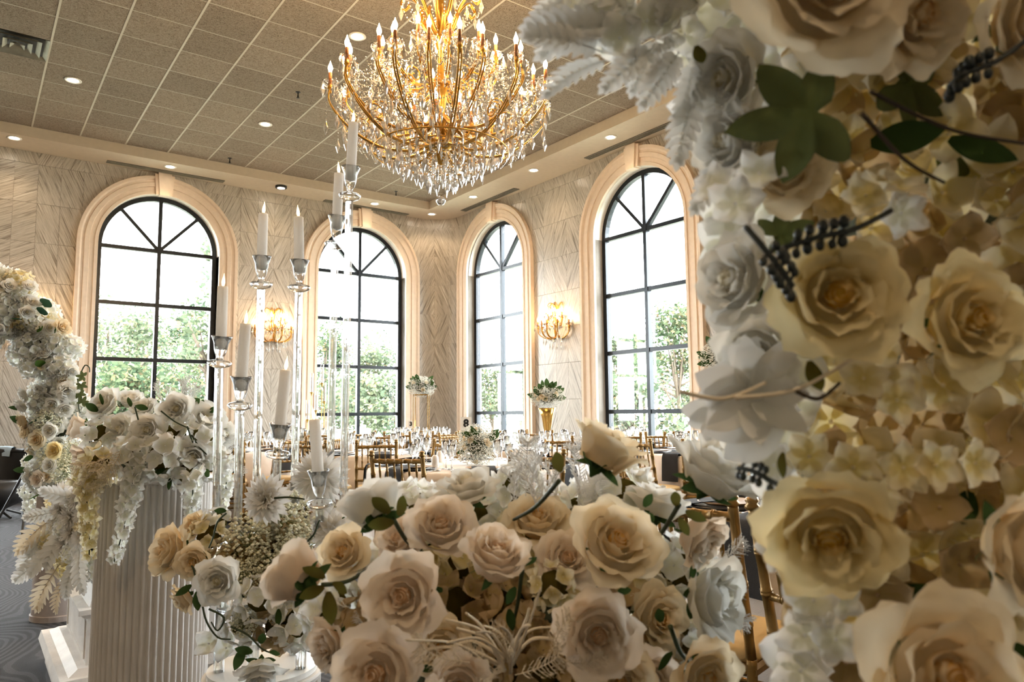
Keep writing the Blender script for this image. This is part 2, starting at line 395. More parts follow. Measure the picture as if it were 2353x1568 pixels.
# --- window surrounds and windows
def arch_path(r, n=28, z0=0.0):
    p = [(-r, z0), (-r, WZ*.5)] + [(-r*math.cos(PI*k/n), WZ+r*math.sin(PI*k/n)) for k in range(n+1)] + [(r, WZ*.5), (r, z0)]
    return p
def sweep_arch(mb, prof, n=28, z0=0.0):
    """prof: (radius, depth y) points, swept up the jamb, round the arch and down"""
    cols = [arch_path(r, n, z0) for r, _ in prof]; m = len(cols[0]); k = len(prof)
    vs = [(cols[j][i][0], prof[j][1], cols[j][i][1]) for i in range(m) for j in range(k)]
    fs = [(i*k+j, i*k+j+1, (i+1)*k+j+1, (i+1)*k+j) for i in range(m-1) for j in range(k-1)]
    return mb.add(vs, fs)
TP = [(WR, .02), (WR, -.045), (WR+.05, -.052), (WR+.055, -.04), (WR+.12, -.045), (WR+.125, -.062), (WR+.19, -.07), (WR+.2, -.055), (WR+.23, -.06), (WR+.255, -.082), (WR+.30, -.085), (WR+.302, .0)]
surround_me = sweep_arch(MB(), TP).mesh('window_surround', 'trim_stone')
surround_me.polygons.foreach_set('use_smooth', [False]*len(surround_me.polygons))
kb = MB()
def wedge(mb, w0, w1, z0, z1, y0, y1):
    return mb.add([(-w0, y0, z0), (w0, y0, z0), (w0, y1, z0), (-w0, y1, z0), (-w1, y0, z1), (w1, y0, z1), (w1, y1, z1), (-w1, y1, z1)],
                  [(3, 2, 1, 0), (4, 5, 6, 7), (0, 1, 5, 4), (1, 2, 6, 5), (2, 3, 7, 6), (3, 0, 4, 7)])
wedge(kb, .125, .155, WZ+WR-.02, WZ+WR+.325, .0, -.095); wedge(kb, .075, .105, WZ+WR-.035, WZ+WR+.345, .0, -.125)
key_me = kb.mesh('keystone', 'trim_stone', False)
reveal_me = sweep_arch(MB(), [(WR, 0), (WR, .30)], z0=SILL).mesh('window_reveal', 'reveal_paint')
FT = .06
def arcbar(mb, r0, r1, y0, y1, a0=0, a1=PI, n=26):
    for k in range(n):
        t0, t1 = a0+(a1-a0)*k/n, a0+(a1-a0)*(k+1)/n
        q = [(r*math.cos(t), r*math.sin(t)) for t in (t0, t1) for r in (r0, r1)]
        vs = [(x, y, WZ+z) for y in (y0, y1) for x, z in q]
        mb.add(vs, [(0, 1, 3, 2), (5, 4, 6, 7), (0, 2, 6, 4), (1, 5, 7, 3)])
fm = MB(); fr = WR-.075
arcbar(fm, fr, WR, REC, REC+.09)
for s_ in (-1, 1): fm.box((s_*(WR-.0375), REC+.045, (SILL+WZ)/2), (.075, .09, WZ-SILL))
fm.box((0, REC+.045, SILL+.035), (2*WR-.15, .09, .07))
frame_me = fm.mesh('window_frame', 'frame_metal', False)
mull_me = MB().box((0, REC+.04, (SILL+WZ+fr)/2+.02), (.062, .085, fr+WZ-SILL)).mesh('mullion', 'frame_metal', False)
bar_me = MB().box((0, REC+.045, 0), (2*fr, .075, .062)).mesh('transom_bar', 'frame_metal', False)
def diag(sg):
    a = math.radians(47); L = fr; mb = MB().box((L/2, REC+.045, 0), (L, .07, .055))
    return mb.xf(Matrix.Translation((0, 0, WZ)) @ Matrix.Rotation(-a if sg > 0 else -(PI-a), 4, 'Y')).mesh('fan_bar', 'frame_metal', False)
diag_me = [diag(1), diag(-1)]
BARS = [WZ-.925*k for k in range(4)]
pane_me = MB().box((0, REC+.045, 0), (fr-.03, .008, .925-.06)).mesh('pane', 'window_glass', False)
last_h = BARS[-1]-SILL-.10
pane_low = MB().box((0, REC+.045, 0), (fr-.03, .008, last_h)).mesh('pane', 'window_glass', False)
fan_me = []
for a0, a1 in ((0, 47), (47, 90), (90, 133), (133, 180)):
    A0, A1 = math.radians(a0)+.04, math.radians(a1)-.04; n = 8
    pts = [(.05*math.cos((A0+A1)/2), .05*math.sin((A0+A1)/2))]+[(fr*math.cos(A0+(A1-A0)*k/n), fr*math.sin(A0+(A1-A0)*k/n)) for k in range(n+1)]
    vs = [(x, y, WZ+z) for y in (REC+.041, REC+.049) for x, z in pts]; m_ = len(pts)
    fan_me.append(MB().add(vs, [tuple(range(m_)), tuple(range(2*m_-1, m_-1, -1))]+[(i, (i+1) % m_, m_+(i+1) % m_, m_+i) for i in range(m_)]).mesh('pane', 'window_glass', False))
def make_window(n, base, x, label):
    M = base @ Matrix.Translation((x, 0, 0))
    w = bpy.data.objects.new('window_%d' % n, frame_me); COL.objects.link(w); w.matrix_basis = M; tag(w, label, kind='structure')
    link('mullion', mull_me, w)
    for z in BARS: link('transom_bar', bar_me, w, Matrix.Translation((0, 0, z)))
    for d in diag_me: link('fan_bar', d, w)
    for f in fan_me: link('pane', f, w)
    for s_ in (-1, 1):
        for z in BARS[:-1]: link('pane', pane_me, w, Matrix.Translation((s_*(fr/2), 0, z-.4625)))
        link('pane', pane_low, w, Matrix.Translation((s_*(fr/2), 0, SILL+.07+last_h/2)))
    t = bpy.data.objects.new('trim_%d' % n, surround_me); COL.objects.link(t); t.matrix_basis = M; tag(t, 'stepped cream stone surround of ' + label, kind='structure')
    link('keystone', key_me, t); link('reveal', reveal_me, t)
    po = bpy.data.lights.new('daylight', 'AREA'); po.shape = 'RECTANGLE'; po.size = 2*WR; po.size_y = WZ+WR-SILL; po.cycles.is_portal = True
    p = bpy.data.objects.new('daylight', po); COL.objects.link(p)
    p.matrix_basis = M @ Matrix.Translation((0, REC+.16, (SILL+WZ+WR)/2)) @ Matrix.Rotation(-PI/2, 4, 'X')
TA = Matrix.Translation((0, YA, 0))
make_window(1, TA, WA[0], 'arched window behind the left candles'); make_window(2, TA, WA[1], 'arched window left of the rounded corner')
make_window(3, RB, -WB[0], 'narrow looking arched window right of the corner'); make_window(4, RB, -WB[1], 'tall arched window nearest the rose column')
make_window(5, RB, -WB[2], 'arched window hidden by the rose column'); make_window(6, TA, WA[2], 'arched window left of the view'); make_window(7, RB, -WB[3], 'arched window right of the view')
make_window(8, TA, WA[3], 'arched window far left of the view')

# --- ceiling, soffit, tiles and grid
SX, SY = 7.23, 12.43                                 # edges of the raised tile field
ce = MB().box(((XL+XB)/2, (YK+YA)/2, CEIL+.16), (XB-XL+.5, YA-YK+.5, .2)); 
TX0, TY0, TS = 1.170, 9.379, .61
tx = [TX0+TS*k for k in range(-3, 11)]; ty = [TY0+TS*k for k in range(-9, 6)]; tx[-1] = SX
ce.box(((XL+tx[0])/2, (YK+YA)/2, CEIL+.03), (tx[0]-XL, YA-YK, .06)); ce.box(((tx[0]+SX)/2, (YK+ty[0])/2, CEIL+.03), (SX-tx[0], ty[0]-YK, .06))
ce = ce.build('ceiling', 'ceiling_tile'); tag(ce, 'suspended ceiling of square textured tiles', kind='structure')
tile_me = MB().box((TS/2, TS/2, .012), (TS-.012, TS-.012, .024), bev=.006).mesh('ceiling_tile', 'ceiling_tile', False)
VENT = (at_z(50, 100, CEIL).x, at_z(50, 100, CEIL).y)
for i in range(len(tx)-1):
    for j in range(len(ty)-1):
        if tx[i] < VENT[0] < tx[i+1] and ty[j] < VENT[1] < ty[j+1]: VCELL = (tx[i], ty[j]); continue
        me = tile_me if i < len(tx)-2 else None
        if me is None: me = bpy.data.meshes.get('ceiling_tile_edge') or MB().box(((tx[-1]-tx[-2])/2, TS/2, .012), (tx[-1]-tx[-2]-.012, TS-.012, .024), bev=.006).mesh('ceiling_tile_edge', 'ceiling_tile', False)
        link('ceiling_tile', me, ce, Matrix.Translation((tx[i], ty[j], CEIL+.004)))
main_me = MB().box((0, (ty[0]+ty[-1])/2, CEIL+.008), (.022, ty[-1]-ty[0], .016)).mesh('grid_runner', 'tee_metal', False)
for x in tx[:-1]: link('grid_runner', main_me, ce, Matrix.Translation((x, 0, 0)))
cross_me = MB().box(((tx[0]+SX)/2, 0, CEIL+.012), (SX-tx[0], .013, .012)).mesh('grid_cross_tee', 'tee_metal', False)
for y in ty[1:]: link('grid_cross_tee', cross_me, ce, Matrix.Translation((0, y, 0)))
so = MB()
so.box(((XL+XB)/2, (SY+YA)/2, (SOF+CEIL+.1)/2), (XB-XL, YA-SY, CEIL+.1-SOF)); so.box(((SX+XB)/2, (YK+SY)/2, (SOF+CEIL+.1)/2), (XB-SX, SY-YK, CEIL+.1-SOF))
so = so.build('trim_20', 'soffit_paint'); tag(so, 'lowered cream plaster soffit round the tiled ceiling', kind='structure')
# ================================================================== ceiling fixtures
glow('downlight_lens', (1.0, .86, .66), 14.0); plain('fixture_white', (.85, .82, .76), .4, var=.03); plain('fixture_black', (.02, .02, .02), .5)
plain('vent_metal', (.34, .32, .25), .5, .4); plain('slot_dark', (.03, .03, .03), .7)
WARM = (1.0, .72, .44)
ring_me = MB().lathe([(.062, 0), (.095, 0), (.098, -.006), (.088, -.012), (.066, -.008), (.062, 0)], 24).mesh('trim_ring', 'fixture_white')
lens_me = MB().lathe([(.0005, -.004), (.045, -.006), (.063, -.003)], 20).mesh('lens', 'downlight_lens')
can_me = MB().lathe([(.10, 0), (.10, -.035), (.092, -.04), (.07, -.04), (.066, -.03)], 24).mesh('housing', 'fixture_black')
def downlight(p, label, watts=26, can=False, group=None):
    t = thing('recessed_downlight', label, 'downlight', p, 0, group)
    if can: link('housing', can_me, t); link('lens', lens_me, t, Matrix.Translation((0, 0, -.036)))
    else: link('trim_ring', ring_me, t); link('lens', lens_me, t)
    l = bpy.data.lights.new('lamp', 'SPOT'); l.energy = watts; l.color = WARM; l.spot_size = math.radians(125); l.spot_blend = .8; l.shadow_soft_size = .06
    o = bpy.data.objects.new('lamp', l); COL.objects.link(o); o.parent = t; o.location = (0, 0, -.06)
for px, py, z, lab in ((168, 184, CEIL, 'round lit downlight in the ceiling tile beside the air vent'), (610, 285, CEIL, 'lit downlight among ceiling tiles left of the chandelier'),
        (821, 83, CEIL, 'large lit downlight just left of the chandelier top'), (1213, 213, CEIL, 'lit downlight seen through the right side of the chandelier'),
        (33, 317, SOF, 'soffit downlight at the far left edge'), (391, 383, SOF, 'soffit downlight above the leftmost arched window'),
        (861, 468, SOF, 'soffit downlight above the second arched window'), (992, 492, SOF, 'soffit downlight at the rounded corner'),
        (1087, 452, SOF, 'soffit downlight just right of the crystal ball'), (1226, 391, SOF, 'soffit downlight above the right wall sconce'), (1403, 315, SOF, 'soffit downlight above the tall right window')):
    downlight(at_z(px, py, z), lab, 10 if z == CEIL else 8)
downlight(at_z(646, 428, SOF), 'black surface mounted soffit spotlight between left windows', 8, True)
for x, y in ((-3.4, 8.5), (-3.4, 3.5), (0.2, 4.8), (4.6, 2.9), (-1.3, -1.2), (3.6, -2.2)):  # unseen downlights added to give the room general warm ambient light
    downlight((x, y, CEIL), 'recessed downlight added outside the view for warm ambient light', 50, False, 'added downlights over the rest of the hall')

def sprinkler(p, label):
    t = thing('sprinkler_head', label, 'sprinkler', p)
    MB().lathe([(.001, -.004), (.03, -.004), (.034, 0)], 14).build('escutcheon', 'fixture_black', t, True)
    MB().lathe([(.008, 0), (.008, -.05), (.014, -.055), (.008, -.07), (.022, -.078), (.001, -.08)], 10).build('nozzle', 'fixture_black', t, True)
for px, py, z, lab in ((685, 212, CEIL, 'dark sprinkler head on the tiles left of the chandelier'), (528, 364, CEIL, 'dark sprinkler head near the soffit above the left pier'), (910, 440, CEIL, 'dark sprinkler head beneath the chandelier near the corner')):
    sprinkler(at_z(px, py, z), lab)
# square air diffuser in place of one tile
t = thing('air_diffuser', 'square metal ceiling air diffuser with nested louvres at top left', 'vent', (VCELL[0]+TS/2, VCELL[1]+TS/2, CEIL))
MB().box((0, 0, .036), (.59, .59, .006)).build('backing', 'slot_dark', t)
for k, (h, z) in enumerate(((.30, -.002), (.225, -.012), (.14, -.02), (.07, -.026))):
    mb = MB()
    for a in range(4):
        c, s_ = math.cos(a*PI/2), math.sin(a*PI/2); i = h-.045
        P4 = [(-h, -h, z), (h, -h, z), (i, -i, z+.035), (-i, -i, z+.035)]
        mb.add([(x*c-y*s_, x*s_+y*c, q) for x, y, q in P4], [(0, 1, 2, 3)])
    mb.build('louvre', 'vent_metal', t)
def slot(p0, p1, label):
    a, b = at_z(*p0, SOF), at_z(*p1, SOF); d = b-a; L = d.length; rz = math.atan2(d.y, d.x)
    if abs(d.x) > abs(d.y): rz = 0; L = abs(d.x)
    else: rz = PI/2; L = abs(d.y)
    m_ = (a+b)/2; t = thing('slot_diffuser', label, 'vent', (m_.x, m_.y, SOF), rz)
    MB().box((0, 0, -.003), (L, .13, .006)).build('plate', 'slot_dark', t)
    for k in (-1.5, -.5, .5, 1.5): MB().box((0, k*.036, -.008), (L, .012, .008)).build('blade', 'vent_metal', t)
slot((245, 371), (515, 417), 'long slot air vent over the leftmost arched window'); slot((742, 462), (940, 492), 'long slot air vent over the second arched window')
slot((1062, 484), (1190, 434), 'slot air vent over the window right of the corner'); slot((1343, 363), (1552, 284), 'long slot air vent over the tall right window')

# ================================================================== chandelier and sconces
plain('gilt', (.50, .27, .05), .28, .85, var=.3, nscale=30); plain('candle_sleeve', (.55, .19, .05), .55, var=.15)
glow('bulb_glow', (1.0, .80, .50), 12.0)
def crystal_mat():
    m, nt, b = new_mat('crystal'); n1 = node(nt, 'ShaderNodeTexNoise', Scale=45.0, Detail=1.0); lk(nt, coords(nt), n1.inputs['Vector'])
    lk(nt, ramp(nt, n1.outputs['Fac'], [(.35, (.72, .70, .66)), (.6, (.97, .97, .97))]), b.inputs['Base Color'])
    b.inputs['Roughness'].default_value = .06; b.inputs['Transmission Weight'].default_value = .62; b.inputs['Metallic'].default_value = .22; b.inputs['IOR'].default_value = 1.5
crystal_mat(); clear('crystal_dish', (1, .97, .92), gloss=.35, rough=.05, glass=.25)
plain('bead_crystal', (.78, .74, .68), .10, .45, var=.45, nscale=160)
drop_me = MB().lathe([(.0005, .0), (.006, -.012), (.005, -.018), (.018, -.052), (.019, -.062), (.0005, -.112)], 6).xf(Matrix.Diagonal((1, .55, 1, 1))).mesh('crystal_drop', 'crystal', False)
bulb_me = MB().lathe([(.010, 0), (.0115, .012), (.0175, .03), (.016, .045), (.007, .068), (.002, .085), (.0004, .09)], 10).mesh('bulb', 'bulb_glow')
sleeve_me = MB().lathe([(.0125, 0), (.0125, .085), (.010, .09)], 10).mesh('candle_sleeve', 'candle_sleeve')
dish_me = MB().lathe([(.012, 0), (.03, .004), (.052, .018), (.060, .040), (.057, .041), (.048, .022), (.02, .009)], 14, flute=None).mesh('bobeche', 'crystal_dish')
cup_me = MB().lathe([(.004, -.05), (.012, -.04), (.008, -.025), (.02, -.01), (.018, 0), (.014, .02)], 10).mesh('cup', 'gilt')
def bez(pts, n=14):
    """smooth path through control points (Catmull-Rom)"""
    P = [Vector(p) for p in pts]; out = []
    for k in range(len(P)-1):
        a, b, c, d = P[max(k-1, 0)], P[k], P[k+1], P[min(k+2, len(P)-1)]
        m_ = max(2, n//(len(P)-1))
        for i in range(m_):
            t = i/m_; out.append(.5*((2*b)+(c-a)*t+(2*a-5*b+4*c-d)*t*t+(3*b-a-3*c+d)*t**3))
    out.append(P[-1]); return out
def arm_mesh(path, r0=.0085, r1=.0055, scroll=True):
    """a gilt arm: two strands with a scroll, drawn in the x-z plane"""
    p = bez([(x, 0, z) for x, z in path], 24); mb = MB(); n = len(p)
    mb.tube([q+Vector((0, .009, 0)) for q in p], [r0+(r1-r0)*k/n for k in range(n)], 6); mb.tube([q-Vector((0, .009, 0)) for q in p], [r0+(r1-r0)*k/n for k in range(n)], 6)
    if scroll:
        m_ = p[int(n*.55)]; sp = [m_+Vector((.075*(1-k/14)*math.cos(k*.62)-.05, 0, .05+.075*(1-k/14)*math.sin(k*.62))) for k in range(14)]
        mb.tube(sp, [.007*(1-.4*k/14) for k in range(14)], 5)
    return mb.mesh('arm', 'gilt')
def candle_on(parent, x, y, z, drops=4, dm=drop_me):
    """cup, dish, sleeve and bulb at a point on an arm (sub-parts)"""
    T = Matrix.Translation((x, y, z)); link('cup', cup_me, parent, T); link('bobeche', dish_me, parent, T); link('candle_sleeve', sleeve_me, parent, T @ Matrix.Translation((0, 0, .02)))
    link('bulb', bulb_me, parent, T @ Matrix.Translation((0, 0, .108)))
    for k in range(drops):
        a = 2*PI*k/drops+.4; link('crystal_drop', dm, parent, T @ Matrix.Translation((.056*math.cos(a), .056*math.sin(a), .022)) @ Matrix.Rotation(a, 4, 'Z'))
CHP = at_d(1013, 330, 5.4); CH = thing('chandelier', 'huge gilt chandelier with candle bulbs and hanging crystals', 'chandelier', (CHP.x, CHP.y, -.05))
def zc(py, d=5.4): return at_d(1013, py, d).z+.05
ZB = zc(465)
col_prof = [(.001, 3.04), (.03, 3.06), (.055, 3.10), (.035, 3.14), (.085, 3.17), (.10, 3.21), (.06, 3.25), (.03, 3.32), (.05, 3.38), (.028, 3.45), (.045, 3.55), (.075, 3.62), (.07, 3.68), (.03, 3.74), (.022, 3.9), (.05, 3.98), (.06, 4.04), (.025, 4.12), (.02, 4.5), (.045, 4.58), (.015, 4.66)]
MB().lathe(col_prof, 14).build('stem', 'gilt', CH, True)
ch_mb = MB()
for k in range(16):
    z = 4.66+.05*k
    if z < CEIL-.03: ch_mb.ball((0, 0, z), .018, 6, 5, (1 if k % 2 else .4, .4 if k % 2 else 1, 1.6))
ch_mb.build('chain', 'gilt', CH, True); MB().lathe([(.005, -.12), (.05, -.10), (.11, -.03), (.12, 0)], 18, (0, 0, CEIL+.05)).build('ceiling_canopy', 'gilt', CH, True)
armA = arm_mesh([(.05, 3.20), (.22, 3.135), (.45, 3.15), (.66, 3.27), (.80, 3.44), (.80, 3.56)]); armB = arm_mesh([(.04, 3.42), (.18, 3.30), (.38, 3.27), (.56, 3.36), (.70, 3.52), (.69, 3.62)])
armU = arm_mesh([(.04, 3.70), (.13, 3.62), (.27, 3.60), (.40, 3.70), (.43, 3.80)], .009, .006); armI = arm_mesh([(.04, 3.32), (.12, 3.24), (.20, 3.26), (.23, 3.34)], .008, .006, False)
strands = MB()
def beads(mb, a, b, sag, n=None, r=.0068):
    a, b = Vector(a), Vector(b); L = (b-a).length+abs(sag); n = n or max(4, int(L/.024))
    for k in range(n+1):
        t = k/n; p = a.lerp(b, t); p.z -= sag*4*t*(1-t); mb.octa(p, r*(1.15 if k % 2 else .9), r*1.2)
def rp(r, a, z): return (r*math.cos(a), r*math.sin(a), z)
for k in range(24):
    a = 2*PI*(k+.5)/24; me, rr, zz = ((armA, .80, 3.56), (armB, .69, 3.62))[k % 2]
    o = link('arm', me, CH, Matrix.Rotation(a, 4, 'Z')); candle_on(o, rr, 0, zz, 4 if k % 2 == 0 else 3)
    r2, z2 = (.69, 3.62) if k % 2 == 0 else (.80, 3.56); a2 = 2*PI*(k+1.5)/24
    beads(strands, rp(rr, a, zz), rp(r2, a2, z2), .10); beads(strands, rp(rr, a, zz), rp(.43, a, 3.80), .13); beads(strands, rp(rr, a, zz-.05), rp(.25, a, 3.36), .12)
for k in range(12):
    a = 2*PI*(k+.25)/12; o = link('arm', armU, CH, Matrix.Rotation(a, 4, 'Z')); candle_on(o, .43, 0, 3.80, 3)
    a2 = 2*PI*(k+1.25)/12; beads(strands, rp(.43, a, 3.80), rp(.43, a2, 3.80), .09); beads(strands, rp(.43, a, 3.82), rp(.05, a, 4.05), .10); beads(strands, rp(.05, a, 4.05), rp(.27, a, 4.33), .05)
for k in range(8):
    a = 2*PI*(k+.1)/8; o = link('arm', armI, CH, Matrix.Rotation(a, 4, 'Z')); candle_on(o, .23, 0, 3.34, 2)
crown = arm_mesh([(.02, 4.10), (.10, 4.16), (.16, 4.28), (.25, 4.38), (.31, 4.33), (.28, 4.27), (.24, 4.31)], .009, .006, False)
for k in range(8):
    a = 2*PI*k/8; o = link('crown_scroll', crown, CH, Matrix.Rotation(a, 4, 'Z'))
    for rr in (.31, .20): link('crystal_drop', drop_me, o, Matrix.Translation((rr, 0, 4.30 if rr > .3 else 4.26)))
    beads(strands, rp(.31, a, 4.32), rp(.31, a+2*PI/8, 4.32), .08)
    lf = link('crown_leaf', arm_mesh([(.03, 4.02), (.10, 4.06), (.15, 4.15), (.13, 4.22)], .013, .004, False), CH, Matrix.Rotation(a+.4, 4, 'Z'))
for rr, zz in ((.50, 3.135), (.33, 3.14)):       # the two hoops that carry the crystal curtain
    MB().tube([rp(rr, 2*PI*k/40, zz) for k in range(41)], .006, 6, False).build('hoop', 'gilt', CH, True)
rest = MB(); drop_src = ([v.co.copy() for v in drop_me.vertices], [tuple(p.vertices) for p in drop_me.polygons])
def extra_drop(p, a): rest.add([Matrix.Translation(p) @ Matrix.Rotation(a, 4, 'Z') @ v for v in drop_src[0]], drop_src[1])
for k, (rr, n) in enumerate(((.60, 40), (.53, 36), (.46, 32), (.39, 28), (.32, 24), (.25, 18), (.18, 13), (.11, 8), (.05, 4))):
    for i in range(n):
        a = 2*PI*(i+.5*(k % 2))/n+R(-.03, .03); zt = ZB+.075+.39*(rr/.60)**1.1+R(-.045, .03); z0 = 3.15
        near = math.cos(a-math.atan2(-CHP.y, -CHP.x)) > .1
        if (near and rr > .2) or rr < .2: link('crystal_drop', drop_me, CH, Matrix.Translation(rp(rr, a, zt+.06)) @ Matrix.Rotation(a+R(-.6, .6), 4, 'Z'))
        else: extra_drop(rp(rr, a, zt+.06), a)
        if z0 > zt+.07: beads(strands, rp(rr, a, z0), rp(rr, a, zt+.06), 0)
        if i % 2: extra_drop(rp(rr*.97, a+.06, zt+.17), a)
for k in range(48):                                   # strings of drops below the outer cups and among the arms
    a = 2*PI*(k+.5)/48; rr = (.80, .69)[(k//2) % 2]+R(-.06, .03); zz = 3.50+R(-.05, .05); L = R(.10, .26); beads(strands, rp(rr, a, zz), rp(rr, a, zz-L), 0); extra_drop(rp(rr, a, zz-L), a)
for k in range(90):
    a = R(0, 2*PI); rr = R(.18, .66); zz = 3.30+.55*(1-rr/.8)*R(.2, 1)+R(0, .2); extra_drop(rp(rr, a, zz), a); beads(strands, rp(rr, a, zz+.10), rp(rr, a, zz), 0)
for k in range(36):
    a = 2*PI*k/36; beads(strands, rp(.78, a, 3.55), rp(.60, a+.12, 3.16), .05); beads(strands, rp(.62, a, 3.40), rp(.60, a+.3, 3.38), .10); beads(strands, rp(.40, a, 3.78), rp(.66, a+.2, 3.58), .12)
o = rest.build('crystal_drops', 'crystal', CH); tag(o, 'the many smaller hanging crystals', kind='stuff')
o = strands.build('bead_strands', 'bead_crystal', CH); tag(o, 'strings of small clear beads', kind='stuff')
o = MB().ball((0, 0, ZB), .036, 12, 8).build('crystal_ball', 'crystal', CH); beads(MB(), (0, 0, 3.1), (0, 0, ZB), 0)
for a in range(5):
    l = bpy.data.lights.new('lamp', 'POINT'); l.energy = 16 if a < 4 else 34; l.color = (1, .66, .33); l.shadow_soft_size = .10
    lo = bpy.data.objects.new('lamp', l); COL.objects.link(lo); lo.parent = CH; lo.location = rp(.66, 2*PI*a/4+.3, 4.05) if a < 4 else (0, .25, 4.75)

def sconce(loc, rz, label):
    """wall light, local +y points out of the wall into the room"""
    t = thing('wall_sconce', label, 'sconce', loc, rz)
    MB().lathe([(.001, 0), (.05, .004), (.075, .02), (.05, .035), (.001, .04)], 14).xf(Matrix.Translation((0, 0, 0)) @ Matrix.Rotation(-PI/2, 4, 'X')).build('wall_plate', 'gilt', t, True)
    MB().tube(bez([(0, .05, -.22), (0, .07, -.05), (0, .05, .12), (0, .09, .27), (0, .05, .36)], 16), [.02, .016, .022, .014, .018, .012, .012, .012, .012, .01, .01, .01, .01, .008, .008, .006, .006][:17], 8).build('stem', 'gilt', t, True)
    bs = MB()
    arms = [(.34, 8), (.34, 42), (.31, 78), (.31, 102), (.34, 138), (.34, 172)]
    for r, d in arms:
        am = arm_mesh([(.02, -.20), (.12, -.25), (.24, -.23), (r-.01, -.16), (r, -.08)], .009, .006, False)
        o = link('arm', am, t, Matrix.Rotation(math.radians(d), 4, 'Z')); candle_on(o, r, 0, -.06, 3)
        e = rp(r, math.radians(d), -.06); bs_a = rp(.05, math.radians(d), .08); beads(bs, e, bs_a, .10); beads(bs, e, rp(.08, math.radians(d), -.3), .05)
    for r, d in ((.20, 20), (.20, 65), (.20, 115), (.20, 160)):
        am = arm_mesh([(.02, .0), (.08, -.04), (.16, -.02), (r, .06)], .008, .005, False)
        o = link('arm', am, t, Matrix.Rotation(math.radians(d), 4, 'Z')); candle_on(o, r, 0, .08, 2)
    for d in (10, 60, 120, 170):
        am = arm_mesh([(.02, .26), (.06, .33), (.13, .36), (.17, .32), (.15, .28)], .007, .004, False)
        o = link('crown_scroll', am, t, Matrix.Rotation(math.radians(d), 4, 'Z')); link('crystal_drop', drop_me, o, Matrix.Translation((.16, 0, .30)))
    for k in range(11):
        a = PI*k/10; r = .22 if k % 2 else .12; link('crystal_drop', drop_me, t, Matrix.Translation((r*math.cos(a), .04+r*math.sin(a), -.26-.08*(k % 2 == 0)))); beads(bs, (r*math.cos(a), .04+r*math.sin(a), -.22), (r*math.cos(a), .04+r*math.sin(a), -.27), 0)
    o = bs.build('bead_strands', 'bead_crystal', t); tag(o, kind='stuff')
    for x in (-.2, .2):
        l = bpy.data.lights.new('lamp', 'POINT'); l.energy = 3.2; l.color = (1, .62, .32); l.shadow_soft_size = .05
        lo = bpy.data.objects.new('lamp', l); COL.objects.link(lo); lo.parent = t; lo.location = (x, .22, .10)
p = at_y(627, 755, YA-.012); sconce((p.x, YA-.012, p.z), PI, 'gilt crystal wall sconce behind the tall glass candle rods')
p = at_x(1282, 745, XB-.012); sconce((XB-.012, p.y, p.z), PI/2, 'gilt crystal wall sconce between the two right windows')
p = at_y(45, 735, YA-.012); sconce((p.x, YA-.012, p.z), PI, 'gilt wall sconce mostly hidden behind the left flower arch')
# ================================================================== outside the windows
def leafy(name, cols, trans=.3):
    m, nt, b = new_mat(name); nt.nodes.remove(b); out = nt.nodes['Material Output']
    g = node(nt, 'ShaderNodeNewGeometry'); c = ramp(nt, g.outputs['Random Per Island'], cols)
    nz = node(nt, 'ShaderNodeTexNoise', Scale=.8, Detail=2.0); lk(nt, coords(nt), nz.inputs['Vector'])
    hv = node(nt, 'ShaderNodeHueSaturation'); mr = node(nt, 'ShaderNodeMapRange'); lk(nt, nz.outputs['Fac'], mr.inputs[0]); mr.inputs[1].default_value = .3; mr.inputs[2].default_value = .7; mr.inputs[3].default_value = .55; mr.inputs[4].default_value = 1.4
    lk(nt, mr.outputs[0], hv.inputs['Value']); lk(nt, c, hv.inputs['Color'])
    df = node(nt, 'ShaderNodeBsdfDiffuse'); lk(nt, hv.outputs[0], df.inputs[0]); ts = node(nt, 'ShaderNodeBsdfTranslucent'); lk(nt, hv.outputs[0], ts.inputs[0])
    mx = node(nt, 'ShaderNodeMixShader'); mx.inputs[0].default_value = trans; lk(nt, df.outputs[0], mx.inputs[1]); lk(nt, ts.outputs[0], mx.inputs[2]); lk(nt, mx.outputs[0], out.inputs[0])
leafy('tree_leaves', [(0, (.025, .042, .026)), (.5, (.06, .085, .045)), (.85, (.10, .12, .065)), (1, (.18, .12, .07))])
leafy('tree_leaves_pale', [(0, (.05, .07, .048)), (.6, (.10, .125, .075)), (.93, (.16, .18, .11)), (1, (.26, .17, .10))])
plain('bark', (.10, .075, .055), .9, var=.3, bump=.6, bscale=20); plain('lawn', (.20, .205, .16), .95, var=.3, nscale=3)
g_ = MB(); g_.box((6, 62, -.5), (160, 97, .4)); g_.box((58, -20, -.5), (98, 67, .4)); g_ = g_.build('ground', 'lawn'); tag(g_, 'pale lawn outside the windows', kind='structure')
